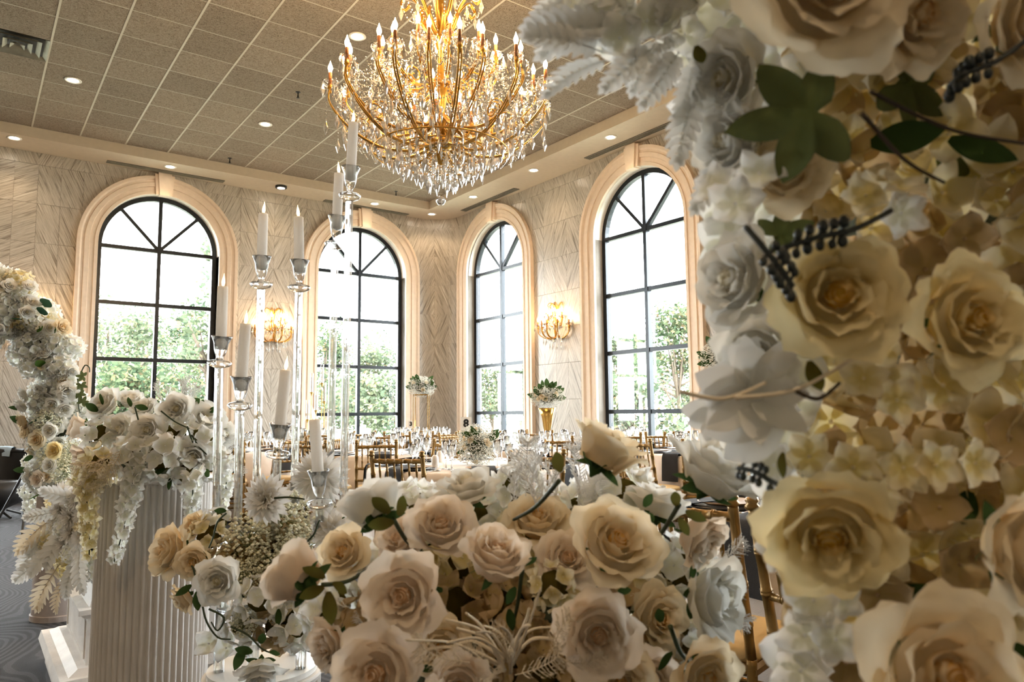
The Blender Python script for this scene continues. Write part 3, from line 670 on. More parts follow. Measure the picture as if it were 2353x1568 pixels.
def tree(x, y, h, rad, label, n=5200, mat='tree_leaves', leaf=.17, crown=.42, seed=1):
    rn = random.Random(seed); t = thing('leafy_tree', label, 'tree', (x, y, -.32), 0, 'trees outside the windows')
    mb = MB(); tip = Vector((rn.uniform(-.3, .3), rn.uniform(-.3, .3), h*.78))
    mb.tube(bez([(0, 0, 0), (.1, .05, h*.3), tip*.75, tip], 10), [.16*h/7*(1-.08*k) for k in range(40)][:len(bez([(0, 0, 0), (.1, .05, h*.3), tip*.75, tip], 10))], 7)
    blobs = []
    for k in range(13):
        a = rn.uniform(0, 2*PI); r = rad*rn.uniform(.15, .75); z = h*(crown+(1-crown)*rn.uniform(.05, .86)); r *= 1.15-.65*((z/h-crown)/(1-crown))
        c = Vector((r*math.cos(a), r*math.sin(a), z)); blobs.append((c, rad*rn.uniform(.26, .46)))
        q = Vector((0, 0, h*(crown*.6+.2*rn.random()))); mb.tube([q, q.lerp(c, .55)+Vector((0, 0, -.15)), c], [.06*h/7, .04*h/7, .015], 5)
    mb.build('trunk', 'bark', t, True)
    lv = MB(); vs = []; fs = []
    for k in range(n):
        c, br = blobs[rn.randrange(len(blobs))]
        d = Vector((rn.gauss(0, 1), rn.gauss(0, 1), rn.gauss(0, 1))).normalized(); p = c+d*br*(rn.random()**.45)
        u = Vector((rn.gauss(0, 1), rn.gauss(0, 1), rn.gauss(0, .6))).normalized(); w = u.orthogonal().normalized(); w = Matrix.Rotation(rn.uniform(0, 6.3), 3, u) @ w
        L = leaf*rn.uniform(.6, 1.25); o = len(vs); vs += [p-u*L*.5, p+w*L*.30, p+u*L*.5, p-w*L*.30]; fs.append((o, o+1, o+2, o+3))
    lv.add(vs, fs); o = lv.build('foliage', mat, t); tag(o, kind='stuff')
TREES = [ # pixel x of trunk, distance, height, crown radius
 (250, 30, 6.6, 3.0, 'rounded tree in the left half of the leftmost window', 'tree_leaves_pale'), (330, 36, 6.6, 3.2, 'grey green tree low in the middle of the leftmost window', 'tree_leaves_pale'),
 (415, 30, 6.9, 2.6, 'bushy tree low in the right half of the leftmost window', 'tree_leaves'), (475, 26, 9.2, 1.5, 'tall thin leaning tree at the right edge of the leftmost window', 'tree_leaves_pale'),
 (300, 22, 3.6, 2.4, 'low shrubby tree at the bottom of the leftmost window', 'tree_leaves'), (440, 21, 3.7, 2.2, 'low yellow green tree at the bottom right of the leftmost window', 'tree_leaves_pale'),
 (745, 34, 6.2, 2.4, 'slim tree at the left edge of the second window', 'tree_leaves'), (855, 30, 4.6, 2.4, 'pale tree in the right half of the second window', 'tree_leaves_pale'),
 (905, 26, 2.9, 2.2, 'low pale bush at the lower right of the second window', 'tree_leaves_pale'), (790, 24, 2.7, 2.2, 'low bush behind the gold candle stand', 'tree_leaves_pale'),
 (1130, 40, 4.2, 2.3, 'small tree low in the window right of the corner', 'tree_leaves_pale'), (1195, 36, 4.8, 2.0, 'tree beside the trumpet vase in the window right of the corner', 'tree_leaves_pale'),
 (1440, 34, 5.0, 2.2, 'pale tree in the left half of the tall right window', 'tree_leaves_pale'), (1480, 36, 5.4, 1.8, 'dark slim tree at the middle of the tall right window', 'tree_leaves'),
 (1560, 30, 6.0, 2.4, 'dense green tree in the right half of the tall right window', 'tree_leaves'), (1450, 24, 2.9, 2.0, 'low bushes at the foot of the tall right window', 'tree_leaves_pale'),
 (1600, 24, 3.0, 2.0, 'low bush at the right foot of the tall right window', 'tree_leaves_pale')]
_spots = []
for k, (px, d, h, rad, lab, mt) in enumerate(TREES):
    d0 = d; q = at_d(px, 950, d)
    while any((Vector((q.x, q.y))-p_).length < (rad+r_)*.93 for p_, r_ in _spots): d += .7; q = at_d(px, 950, d)
    h *= .5+.5*d/d0; _spots.append((Vector((q.x, q.y)), rad)); tree(q.x, q.y, h, rad, lab, 3600 if rad > 1.6 else 1200, mt, .20 if rad > 1.6 else .24, .30 if h < 5 else .38, k+3)
# ================================================================== flower and leaf kit (unit sized: flower radius = 1 before scaling)
petal_mat('rose_white', (.90, .89, .85), (.88, .80, .55), .42); petal_mat('rose_cream', (.91, .80, .60), (.85, .54, .16), .42)
petal_mat('rose_blush', (.92, .82, .70), (.85, .60, .37), .42); petal_mat('rose_yellow', (.91, .80, .50), (.84, .54, .05), .42)
petal_mat('floret_white', (.91, .91, .90), (.86, .86, .70), .45); petal_mat('floret_cream', (.88, .81, .63), (.74, .62, .20), .45)
petal_mat('floret_tan', (.62, .48, .30), (.50, .38, .16), .42)
petal_mat('dahlia_white', (.88, .87, .86), (.84, .80, .68), .30); petal_mat('leaf_white', (.84, .84, .83), (.74, .74, .70), .30)
petal_mat('leaf_cream', (.80, .72, .58), (.70, .58, .40), .30)
petal_mat('leaf_green', (.055, .095, .032), (.04, .07, .02), .25); petal_mat('leaf_bright', (.10, .20, .05), (.07, .14, .03), .3); petal_mat('leaf_olive', (.14, .14, .035), (.10, .08, .02), .25)
petal_mat('leaf_eucalyptus', (.05, .11, .07), (.03, .07, .04), .2)
plain('stem_pale', (.22, .25, .10), .7, var=.2); plain('stem_green', (.035, .055, .022), .6, var=.3); plain('stem_brown', (.05, .035, .022), .7, var=.3); plain('berry_dark', (.028, .036, .034), .4, var=.3)
plain('gyp_white', (.84, .84, .78), .8, var=.08); plain('gyp_cream', (.86, .84, .66), .8, var=.2, nscale=40); plain('floral_foam', (.05, .06, .03), .9, var=.3)
plain('lace_white', (.85, .85, .84), .8, var=.05); plain('straw', (.80, .70, .54), .7, var=.2)

def petal(mb, th0, r0, h, p0, p1, wrap, curl=.0, ruf=.02, nu=8, nv=7, z0=0.0, seed=0, tb=0.0):
    """one rose petal wrapped about the flower's z axis; p0/p1 opening angle at foot and tip (radians)"""
    rn = random.Random(seed); ph = [rn.uniform(0, 6.3) for _ in range(3)]
    def fn(u, v):
        s = 2*u-1; t = v*(1-.20*abs(s)**2.4); N = 10; rho, z = r0, z0
        for k in range(N):
            q = (k+.5)/N
            if q > t: break
            a = p0+(p1-p0)*q**1.4+(curl*max(0, q-.62)/.38*(.6+.4*abs(s)) if curl else 0)
            rho += math.sin(a)*h/N; z += math.cos(a)*h/N
        wf = math.sin(PI*(.16+.62*v))**.8
        th = th0+s*wrap*wf*min(1, (r0+.30*h)/max(rho, .05))**.55
        rr = rho*(1+.05*s*s*v)+ruf*v*v*math.sin(4*s+ph[0])+ruf*.6*v*math.sin(9*s+ph[1])
        return (rr*math.cos(th), rr*math.sin(th), z+ruf*.8*v*math.sin(5*s+ph[2]))
    mb.grid(fn, nu, nv, lambda u, v: min(1.0, tb+v*(1-tb*.4)))
ROSES = {}
def rose_kit(name, seed, mat, openness=1.0, outer=7):
    """bud mesh (inner whorls) + list of outer petal meshes + calyx"""
    rn = random.Random(seed); bud = MB(); a = rn.uniform(0, 6)
    # tight spiral heart
    def heart(u, v):
        t = u*2*PI*2.6; r = .03+.115*u+.02*v; return (r*math.cos(t), r*math.sin(t), .12+.50*v-.10*u*v+.02*math.sin(3*t))
    bud.grid(heart, 44, 3, lambda u, v: .25+.35*v); bud.lathe([(.17, .05), (.16, .42), (.10, .50), (.0005, .52)], 10); bud.t[-40:] = [.1]*40
    lay = [(3, .15, .60, -.02, .10, 1.25, .25, .1), (4, .22, .66, .05, .20, 1.05, .45, .2), (5, .31, .67, .16, .40, .92, .75, .3)]
    for n, r0, h, p0, p1, wr, cu, tb in lay:
        for k in range(n):
            a += 2*PI/n+rn.uniform(-.22, .22); petal(bud, a, r0*rn.uniform(.95, 1.06), h*rn.uniform(.94, 1.06), p0*openness, p1*openness, wr*rn.uniform(.9, 1.1), cu, .022, 8, 7, 0, rn.random(), tb)
        a += .9
    outs = []
    for k in range(outer):
        m = MB(); ring = 0 if k < 3 else 1
        aa = (k*2*PI/3+.3) if ring == 0 else ((k-3)*2*PI/(outer-3)+.8)
        petal(m, aa+rn.uniform(-.2, .2), .40, (.68, .70)[ring]*rn.uniform(.93, 1.05), (.34, .60)[ring]*openness, (.72, 1.22)[ring]*openness, (1.12, 1.0)[ring], 1.05, .045, 10, 9, -.02-.07*ring, rn.random(), .4)
        outs.append(m.mesh('petal', mat))
    cal = MB()
    for k in range(5): leaf(cal, .60, lambda t: .11*math.sin(PI*min(1, t*.9+.1))**.8, 6, -.6, frame((0, 0, -.10), (math.cos(k*1.2566)*.9, math.sin(k*1.2566)*.9, -.05), 0, 1), axis_mode=True)
    cal.lathe([(.02, -.36), (.07, -.28), (.14, -.17), (.16, -.06), (.10, -.02)], 8)
    bud.lathe([(.52, .30), (.47, .16), (.40, .03), (.22, -.07), (.0005, -.09)], 14)
    ROSES[name] = (bud.mesh('rose', mat), outs, cal.mesh('calyx', 'leaf_green'))
def leaf(mb, L, wf, n=8, curl=.4, M=None, fold=.12, axis_mode=False):
    """leaf along +x (or along +z of M when axis_mode), half width wf(t), bending by curl"""
    vs, ts, fs = [], [], []; x = z = 0.0
    for k in range(n+1):
        t = k/n; a = curl*t; w = wf(t)
        for s in (-1, 0, 1): vs.append((x, s*w, z+abs(s)*w*fold)); ts.append(t)
        x += math.cos(a)*L/n; z += math.sin(a)*L/n
    for k in range(n):
        for j in range(2): fs.append((k*3+j, k*3+j+1, k*3+j+4, k*3+j+3))
    if axis_mode: vs = [(-v[2], v[1], v[0]) for v in vs]
    if M is not None: vs = [M @ Vector(v) for v in vs]
    mb.add(vs, fs, ts)
for _n, _s, _m, _o in (('white_a', 1, 'rose_white', .88), ('white_b', 2, 'rose_white', 1.05), ('white_bud', 3, 'rose_white', .62), ('cream_a', 4, 'rose_cream', .84), ('cream_b', 5, 'rose_cream', 1.02), ('cream_bud', 6, 'rose_cream', .60),
                       ('blush_a', 7, 'rose_blush', .84), ('blush_b', 8, 'rose_blush', 1.0), ('blush_bud', 9, 'rose_blush', .58), ('yellow_a', 10, 'rose_yellow', .82), ('yellow_b', 12, 'rose_yellow', .95)):
    rose_kit(_n, _s, _m, _o)
WHOLE = {}
def rose(parent, pos, axis, rad, kind='white_a', roll=None, split=True, calyx=True):
    """a rose as a part of an arrangement; its outer petals and calyx are sub-parts (split) or one mesh when small"""
    bud, outs, cal = ROSES[kind]; M = frame(pos, axis, R(0, 6.3) if roll is None else roll, rad*1.06)
    if split:
        o = link('rose', bud, parent, M)
        for p in outs: link('petal', p, o)
        if calyx: link('calyx', cal, o)
        return o
    if kind not in WHOLE:
        m = MB()
        for me in [bud]+outs:
            at_ = [d.value for d in me.attributes['t'].data]; m.add([v.co for v in me.vertices], [tuple(p.vertices) for p in me.polygons], at_)
        WHOLE[kind] = m.mesh('rose', bud.materials[0].name)
    return link('rose', WHOLE[kind], parent, M)
def floret_mesh(mat, cup=.35, n=4, seed=0, fat=.50):
    m = MB(); rn = random.Random(seed)
    for k in range(n):
        a = 2*PI*k/n+rn.uniform(-.12, .12); c, s = math.cos(a), math.sin(a); tl = rn.uniform(-.12, .18); ln = rn.uniform(.88, 1.05)
        def fn(u, v):
            q = 2*u-1; r = .05+ln*.95*v; w = fat*math.sin(PI*min(1, .05+.95*v**.72))**.62*q; rr = r*(1-.05*q*q*v)
            z = (cup+tl)*r*r-.10*math.cos(q*2.2)*v+.10*abs(q)**2*v
            return (rr*c-w*s, rr*s+w*c, z)
        m.grid(fn, 4, 7, lambda u, v: .15+.85*v)
    m.ball((0, 0, .04), .07, 6, 4); return m.mesh('floret', mat)
FLOR = {mt: [floret_mesh(mt, c, 4, k, f) for k, (c, f) in enumerate(((.30, .52), (.45, .46), (.15, .56)))] for mt in ('floret_white', 'floret_cream', 'floret_tan')}
JAS = {mt: floret_mesh(mt, .28, 5, 9, .40) for mt in ('floret_white', 'floret_cream')}
def floret(parent, pos, axis, rad, mat='floret_white', five=False):
    return link('floret', JAS[mat] if five else random.choice(FLOR[mat]), parent, frame(pos, axis, R(0, 6.3), rad))
def hydrangea(parent, pos, axis, rad, n=22, mat='floret_white', fr=.36, spread=1.5):
    """cluster of florets over a dome; florets are sub-parts"""
    M = frame(pos, axis, R(0, 6), 1); core = MB().ball((0, 0, 0), rad*.62, 8, 6).build('hydrangea', 'leaf_olive', parent, True, M=M)
    for k in range(n):
        z = 1-(k+.5)/n*spread; a = k*2.39996; r = math.sqrt(max(0, 1-z*z)); d = Vector((r*math.cos(a), r*math.sin(a), z))
        d2 = (d+Vector((R(-.25, .25), R(-.25, .25), R(-.25, .25)))).normalized()
        link('floret', random.choice(FLOR[mat]), core, frame(d*rad*R(.78, .95), d2, R(0, 6.3), rad*fr*R(.9, 1.15)))
    return core
def dahlia_mesh(mat, seed=0, n=85, wide=.10):
    m = MB(); rn = random.Random(seed)
    for k in range(n):
        q = (k+.5)/n; a = k*2.39996; tilt = .15+1.55*q**.75; L = .50+.48*q**.6
        M = Matrix.Rotation(a, 4, 'Z') @ Matrix.Rotation(tilt+rn.uniform(-.1, .1), 4, 'Y') @ Matrix.Translation((0, 0, .02))
        w = wide*(.6+.6*q)
        leaf(m, L, lambda t: w*math.sin(PI*(t*.86+.14))**.8, 5, -.5*rn.uniform(.2, 1), M, .45, axis_mode=True)
    return m.mesh('dahlia', mat)
DAH = [dahlia_mesh('dahlia_white', 1, 62, .15), dahlia_mesh('dahlia_white', 2, 95, .10)]
def dahlia(parent, pos, axis, rad, k=0): return link('dahlia', DAH[k], parent, frame(pos, axis, R(0, 6), rad))
def gyp_mesh(n, mat, seed=0, sz=.05, stems=40, inner=.35, smat='stem_green', flat=1.0, dome=False):
    """baby's breath cloud in a unit ball: tiny blossoms on hair-thin stems"""
    rn = random.Random(seed); m = MB(); st = MB()
    for k in range(n):
        d = Vector((rn.gauss(0, 1), rn.gauss(0, 1), rn.gauss(0, 1))).normalized()
        if dome and d.z < -.25: d.z = -d.z
        p = d*(inner+(1-inner)*rn.random()**.5); p.z *= flat; s = sz*rn.uniform(.55, 1.2); m.octa(p, s, s*.8)
        if k % max(1, n//stems) == 0: st.tube([p*.15, p*.6+Vector((0, 0, -.05)), p], [.010, .008, .005], 3, False)
    return m.mesh('blossoms', mat), st.mesh('stems', smat)
GYP = {'white': gyp_mesh(1500, 'gyp_white', 1, .034, 120), 'cream': gyp_mesh(430, 'gyp_cream', 2, .078, 80, .30, 'stem_pale'), 'fine': gyp_mesh(1700, 'gyp_white', 3, .03, 60, dome=True)}
def babys_breath(parent, pos, rad, kind='white', sc=(1, 1, 1), axis=(0, 0, 1)):
    M = frame(pos, axis, R(0, 6), rad) @ Matrix.Diagonal((*sc, 1)); o = link('baby_breath', GYP[kind][0], parent, M); tag(o, kind='stuff'); s = link('stems', GYP[kind][1], o); tag(s, kind='stuff'); return o
def simple_leaf(w=.28): return lambda t: w*math.sin(PI*min(1, t*.93+.07))**.85
def lobed(w=.34, k=4): return lambda t: max(.012, w*math.sin(PI*min(1, t*.97+.03))**.75*(.28+.72*abs(math.sin(k*PI*t**.9+.3))**.8))
def pinnate_mesh(mat, pairs=8, wid=.065, curl=-.5):
    m = MB(); P = [Vector((k/pairs, 0, .10*math.sin(k/pairs*2.6)+curl*.25*(k/pairs)**2)) for k in range(pairs+1)]
    m.tube(P, .014, 5); m.t = [.1]*len(m.t)
    for k in range(1, pairs+1):
        q = k/pairs; L = .34*math.sin(PI*(.12+.72*q))**.8
        for s in (-1, 1):
            a = s*(1.05-.5*q); M = Matrix.Translation(P[k]) @ Matrix.Rotation(a, 4, 'Z') @ Matrix.Rotation(-.25, 4, 'Y')
            leaf(m, L, lambda t: wid*math.sin(PI*min(1, .10+.90*t**.8))**.7*(.8+.35*abs(math.sin(5*t))), 7, -.5, M, .15)
    leaf(m, .26, lambda t: wid*math.sin(PI*min(1, .12+.88*t))**.7, 6, -.4, Matrix.Translation(P[-1]*.97), .15)
    return m.mesh('lobed_leaf', mat)
def leaf_mesh(name, mat, wf, n=10, curl=.5, fold=.2):
    m = MB(); leaf(m, 1.0, wf, n, curl, None, fold); return m.mesh(name, mat)
LEAF = {'green': leaf_mesh('leaf', 'leaf_green', simple_leaf(.24)), 'bright': leaf_mesh('leaf', 'leaf_bright', simple_leaf(.26)), 'olive': leaf_mesh('leaf', 'leaf_olive', simple_leaf(.22), 8, .8),
        'white_lobed': pinnate_mesh('leaf_white'), 'cream_lobed': pinnate_mesh('leaf_cream', 8, .045, -.9), 'white': leaf_mesh('leaf', 'leaf_white', simple_leaf(.26)), 'euc': leaf_mesh('leaf', 'leaf_eucalyptus', simple_leaf(.32))}
def put_leaf(parent, pos, direc, L, kind='green', up=None, roll=0.0):
    x = Vector(direc).normalized(); u = Vector(up) if up is not None else -FWD
    z = (u-x*u.dot(x)); z = z.normalized() if z.length > 1e-4 else x.orthogonal().normalized(); z = Matrix.Rotation(roll, 3, x) @ z; y = z.cross(x)
    M = Matrix(((x.x*L, y.x*L, z.x*L, pos[0]), (x.y*L, y.y*L, z.y*L, pos[1]), (x.z*L, y.z*L, z.z*L, pos[2]), (0, 0, 0, 1)))
    return link(LEAF[kind].name.split('.')[0], LEAF[kind], parent, M)
def ivy_mesh(mat):
    """five-lobed ivy leaf, stalk at the origin, facing +z"""
    m = MB(); N = 60; vs = [(0, 0, .02)]; ts = [0.]; fs = []
    for ring in (.5, 1.0):
        for k in range(N):
            a = 2*PI*k/N; d = (a+PI) % (2*PI)-PI
            r = max(Lq*max(0, 1-abs(d-q)/.62)**.9 for q, Lq in ((0, .66), (1.02, .56), (-1.02, .56), (2.05, .40), (-2.05, .40)))+.34*(1 if abs(d) < 2.75 else .4)
            rr = r*ring; vs.append((rr*math.cos(a)+.0, rr*math.sin(a), .05*math.sin(3*a)*ring-.14*ring*ring)); ts.append(ring)
    for k in range(N):
        j = (k+1) % N; fs.append((0, 1+k, 1+j)); fs.append((1+k, 1+N+k, 1+N+j, 1+j))
    m.add(vs, fs, ts); return m.mesh('ivy_leaf', mat)
petal_mat('leaf_ivy', (.13, .15, .06), (.10, .12, .04), .3)
IVY = ivy_mesh('leaf_ivy')
def twig(parent, pts, r, mat='stem_green', name='stem', seg=6):
    p = bez(pts, 14); n = len(p); return MB().tube(p, [r*(1-.35*k/n) for k in range(n)], seg).build(name, mat, parent, True)
def lace_mesh(seed, mat='lace_white', n=26, side=9):
    """white lace fern: needles along a bent rib, unit length along +x"""
    rn = random.Random(seed); m = MB(); P = bez([(0, 0, 0), (.4, 0, .12), (.8, 0, .08), (1, 0, -.05)], n)
    m.tube(P, .010, 4)
    for k, p in enumerate(P[2:]):
        for s in (-1, 1):
            L = .26*math.sin(PI*(k+1)/(len(P)))**.6+.05; d = Vector((.55, s*.8, rn.uniform(-.3, .5))).normalized()
            m.tube([p, p+d*L*.5, p+d*L+Vector((.03, 0, .02))], [.011, .009, .004], 3, False)
            for q in (.35, .6, .8):
                e = p+d*L*q; m.tube([e, e+Vector((.05, s*.02*rn.uniform(-1, 2), rn.uniform(-.06, .06)))], [.010, .005], 3, False)
    return m.mesh('lace_fern', mat)
LACE = [lace_mesh(1), lace_mesh(2, 'lace_white', 18), lace_mesh(3, 'straw', 16)]
def lace(parent, pos, direc, L, k=0, roll=0):
    x = Vector(direc).normalized(); u = -FWD; z = (u-x*u.dot(x)).normalized(); z = Matrix.Rotation(roll, 3, x) @ z; y = z.cross(x)
    return link('lace_fern', LACE[k], parent, Matrix(((x.x*L, y.x*L, z.x*L, pos[0]), (x.y*L, y.y*L, z.y*L, pos[1]), (x.z*L, y.z*L, z.z*L, pos[2]), (0, 0, 0, 1))))
def garland(parent, pts, mat, r=.016, step=.016, n=None):
    """hanging string of paired small blossoms; each blossom a sub-part of the garland stem"""
    p = bez(pts, 30); st = MB().tube(p, .0022, 4).build('garland', 'stem_green', parent, True)
    L = sum((p[k+1]-p[k]).length for k in range(len(p)-1)); m = n or int(L/step)
    for k in range(m):
        q = p[min(len(p)-1, int(k/m*len(p)))]; a = k*2.4; rad = r*(1-.45*k/m); d = Vector((math.cos(a), math.sin(a), R(-.2, .3)))
        link('floret', random.choice(FLOR[mat]), st, frame(q+d*rad*.7, (d+Vector((0, 0, -.35))), R(0, 6), rad*R(.9, 1.2)))
    return st
# ================================================================== banquet chairs
plain('chair_gold', (.30, .175, .05), .34, .45, var=.25, nscale=25); plain('cushion_tan', (.70, .50, .24), .7, var=.06, bump=.1, bscale=300)
plain('cloth_blush', (.80, .72, .66), .85, var=.05, bump=.2, bscale=220); plain('napkin_black', (.012, .011, .012), .85, var=.3, bump=.2, bscale=300)
plain('charger_black', (.02, .018, .018), .3, var=.2); plain('plate_wood', (.42, .27, .15), .45, var=.25, nscale=40); plain('plate_white', (.86, .84, .82), .2, var=.02)
plain('steel', (.72, .72, .72), .18, 1.0, var=.1); plain('gold_metal', (.66, .42, .12), .22, .95, var=.12); plain('card_white', (.90, .88, .86), .7, var=.02); plain('ink_black', (.012, .012, .012), .7)
plain('shaker_white', (.85, .82, .78), .35, var=.05); clear('tableware_glass', (.97, .98, .98), gloss=.5, rough=.02, glass=.35); plain('table_wood', (.30, .22, .14), .6)
CHH = .935
def bamboo(mb, a, b, r, rings=4, seg=7):
    """turned bamboo-style rod with swollen double rings"""
    a, b = Vector(a), Vector(b); pts, rs = [], []
    n = rings+1
    for k in range(n):
        t0, t1 = k/n, (k+1)/n
        for q, s in ((t0+.004, 1.0), ((t0+t1)/2, .92), (t1-.034, 1.0), (t1-.03, 1.15), (t1-.02, 1.15), (t1-.016, 1.0), (t1-.010, 1.13), (t1-.002, 1.13)):
            if k == n-1 and s > 1.05: continue
            pts.append(a.lerp(b, max(0, min(1, q)))); rs.append(r*s)
    pts[-1] = b; return mb.tube(pts, rs, seg)
def chair_proto():
    t = thing('banquet_chair', 'x', 'chair'); W2 = .185
    for s in (-1, 1):
        mb = MB(); bamboo(mb, (s*W2, -.17, 0), (s*W2, -.185, .46), .0165, 2); bamboo(mb, (s*W2, -.185, .46), (s*(W2-.004), -.265, CHH-.03), .016, 3)
        mb.lathe([(.016, 0), (.021, .006), (.021, .012), (.015, .018), (.020, .026), (.016, .034), (.003, .038)], 8, (s*(W2-.004), -.268, CHH-.036)); mb.build('back_post', 'chair_gold', t, True)
        mb = MB(); bamboo(mb, (s*.19, .19, 0), (s*.19, .175, .43), .0165, 3); mb.build('leg', 'chair_gold', t, True)
    def rail(z, y, r=.012, x=W2, name='back_rail'):
        mb = MB(); bamboo(mb, (-x, y, z), (x, y, z), r, 5); mb.build(name, 'chair_gold', t, True)
    rail(.868, -.254, .0155, name='top_rail'); rail(.665, -.22); rail(.555, -.20)
    for k in range(6):
        x = -.132+.0528*k; mb = MB(); bamboo(mb, (x*1.0, -.253, .862), (x, -.22, .668), .0078, 2, 6); mb.build('spindle', 'chair_gold', t, True)
    MB().box((0, 0, .425), (.40, .385, .035), bev=.01).build('seat_frame', 'chair_gold', t)
    mb = MB(); prof = [(.0, .443), (.197, .443), (.205, .46), (.197, .482), (.15, .492), (.0, .495)]
    vs, fs = [], []; n = 28
    for r, z in prof:
        for i in range(n):
            a = 2*PI*i/n; k = 1/max(abs(math.cos(a)), abs(math.sin(a)))**.88; vs.append((r*k*math.cos(a)*.98, r*k*math.sin(a)*.94, z))
    for j in range(len(prof)-1):
        for i in range(n): fs.append((j*n+i, j*n+(i+1) % n, (j+1)*n+(i+1) % n, (j+1)*n+i))
    mb.add(vs, fs).build('seat_cushion', 'cushion_tan', t, True)
    for z, y0 in ((.20, 0), (.30, 0)):
        for s in (-1, 1):
            mb = MB(); bamboo(mb, (s*.19, -.172, z), (s*.19, .185, z), .010, 3); mb.build('stretcher', 'chair_gold', t, True)
    for z in (.16, .26):
        mb = MB(); bamboo(mb, (-.19, .188, z), (.19, .188, z), .010, 4); mb.build('stretcher', 'chair_gold', t, True)
    mb = MB(); bamboo(mb, (-.185, -.172, .25), (.185, -.172, .25), .010, 4); mb.build('stretcher', 'chair_gold', t, True)
    return t
CHAIR = chair_proto(); CHAIR_TREE = None; CHAIR_N = 0
TABLES = {}; SEATS = []
def add_chair(x, y, yaw, label, group):
    global CHAIR_TREE, CHAIR_N
    if CHAIR_TREE is None: CHAIR_TREE = tree_of(CHAIR)
    o = CHAIR if CHAIR_N == 0 else copy_tree(CHAIR, None, CHAIR_TREE); CHAIR_N += 1
    o.location = (x, y, 0); o.rotation_euler = (0, 0, yaw); tag(o, label, 'chair', group); return o
def seen_chair(px, py, table, label, group, near=None, gap=.53):
    """chair standing on the sight line px at its table's edge, facing the table"""
    (tx_, ty_), r = TABLES[table]; d = ray(px, 950); v = Vector((d.x, d.y)).normalized(); tc = Vector((tx_, ty_)); rr = r+gap
    along = tc.dot(v); off2 = tc.length_squared-along*along; h = math.sqrt(max(0, rr*rr-off2))
    c3 = at_z(px, py, CHH); guess = Vector((c3.x, c3.y)).length
    s = along-h if (near if near is not None else abs(along-h-guess) < abs(along+h-guess)) else along+h
    c = v*s; rad = (c-tc).length; a0 = math.atan2(c.y-ty_, c.x-tx_)
    for k in range(60):
        a = a0+(.08*((k+1)//2))*(1 if k % 2 else -1); c = tc+Vector((math.cos(a), math.sin(a)))*rad; f = (tc-c).normalized(); o = c+f*.265
        ok = all((o-p_).length > .50 for p_ in SEATS) and all((o-Vector(t_[0])).length > t_[1]*1.03+.24 for n_, t_ in TABLES.items() if n_ != table) and o.x < XB-.32 and o.y < YA-.32
        if ok: break
    SEATS.append(o); return add_chair(o.x, o.y, math.atan2(f.y, f.x)-PI/2, label, group)

# ================================================================== tables, cloths and settings
def cloth_mesh(r, h, seed):
    rn = random.Random(seed); m = MB(); N = 72; ph = rn.uniform(0, 6); fold = lambda a, q: 1+.022*q*math.sin(13*a+ph)+.014*q*math.sin(21*a+2*ph)
    prof = [(.0, 0), (.5, 0), (.97, 0), (1.0, -.012), (1.01, -.05), (1.012, -.25*h), (1.02, -.6*h), (1.03, -h+.012)]
    vs, fs = [], []
    for k, (q, z) in enumerate(prof):
        for i in range(N):
            a = 2*PI*i/N; w = max(0, (k-4)/3); rr = r*q*fold(a, w) if k > 4 else r*q; vs.append((rr*math.cos(a), rr*math.sin(a), h+z))
    for k in range(len(prof)-1):
        for i in range(N): fs.append((k*N+i, k*N+(i+1) % N, (k+1)*N+(i+1) % N, (k+1)*N+i))
    return m.add(vs, fs).mesh('tablecloth', 'cloth_blush')
TH = .75
charger_me = MB().lathe([(.0005, .006), (.10, .006), (.115, .010), (.163, .014), (.165, .010), (.11, .0), (.0005, .0)], 28).mesh('rim', 'charger_black')
plate_me = MB().lathe([(.0005, .018), (.08, .018), (.095, .022), (.128, .030), (.130, .027), (.09, .014), (.0005, .012)], 28).mesh('plate', 'plate_wood')
def napkin_mesh(r):
    """folded black napkin: from under the plate out over the table edge; local x runs outward, edge at x = 0"""
    m = MB(); P = [(-.20, .034), (-.15, .036), (-.02, .020), (.012, .012), (.022, -.02), (.026, -.10), (.03, -.24)]
    for dz in (0, .004):
        vs = [(x+(.004 if k > 3 else 0)*(dz > 0), s*(.085+.006*k/6), z+(dz if k < 4 else 0)) for k, (x, z) in enumerate(P) for s in (-1, -.33, .33, 1)]
        fs = [(k*4+j, k*4+j+1, k*4+j+5, k*4+j+4) for k in range(len(P)-1) for j in range(3)]; m.add(vs, fs)
    return m.mesh('napkin', 'napkin_black')
NAP = napkin_mesh(.9)
goblet_me = MB().lathe([(.034, 0), (.034, .002), (.006, .008), (.004, .075), (.012, .085), (.033, .11), (.038, .145), (.034, .185), (.0325, .185), (.036, .145), (.031, .113), (.004, .093)], 16).mesh('water_goblet', 'tableware_glass')
wine_me = MB().lathe([(.033, 0), (.033, .002), (.005, .008), (.0038, .09), (.012, .10), (.034, .13), (.037, .16), (.029, .215), (.0278, .215), (.0355, .16), (.032, .132), (.004, .108)], 16).mesh('wine_glass', 'tableware_glass')
tumbler_me = MB().lathe([(.028, 0), (.032, .09), (.0305, .09), (.027, .008), (.0005, .006)], 14).mesh('tumbler', 'tableware_glass')
shaker_me = MB().lathe([(.028, 0), (.030, .01), (.030, .06), (.026, .085), (.014, .098), (.0005, .10)], 14).mesh('sugar_jar', 'shaker_white')
def cutlery(kind):
    m = MB(); m.box((0, -.035, .004), (.011, .11, .003), bev=.001)
    if kind == 'fork':
        m.box((0, .035, .005), (.02, .03, .002))
        for k in range(4): m.box((-.0085+.0057*k, .068, .006), (.003, .04, .002))
    elif kind == 'spoon': m.ball((0, .055, .006), .02, 10, 6, (1, 1.5, .25))
    else: m.box((0, .06, .005), (.016, .10, .002), bev=.0008)
    return m.mesh(kind, 'steel')
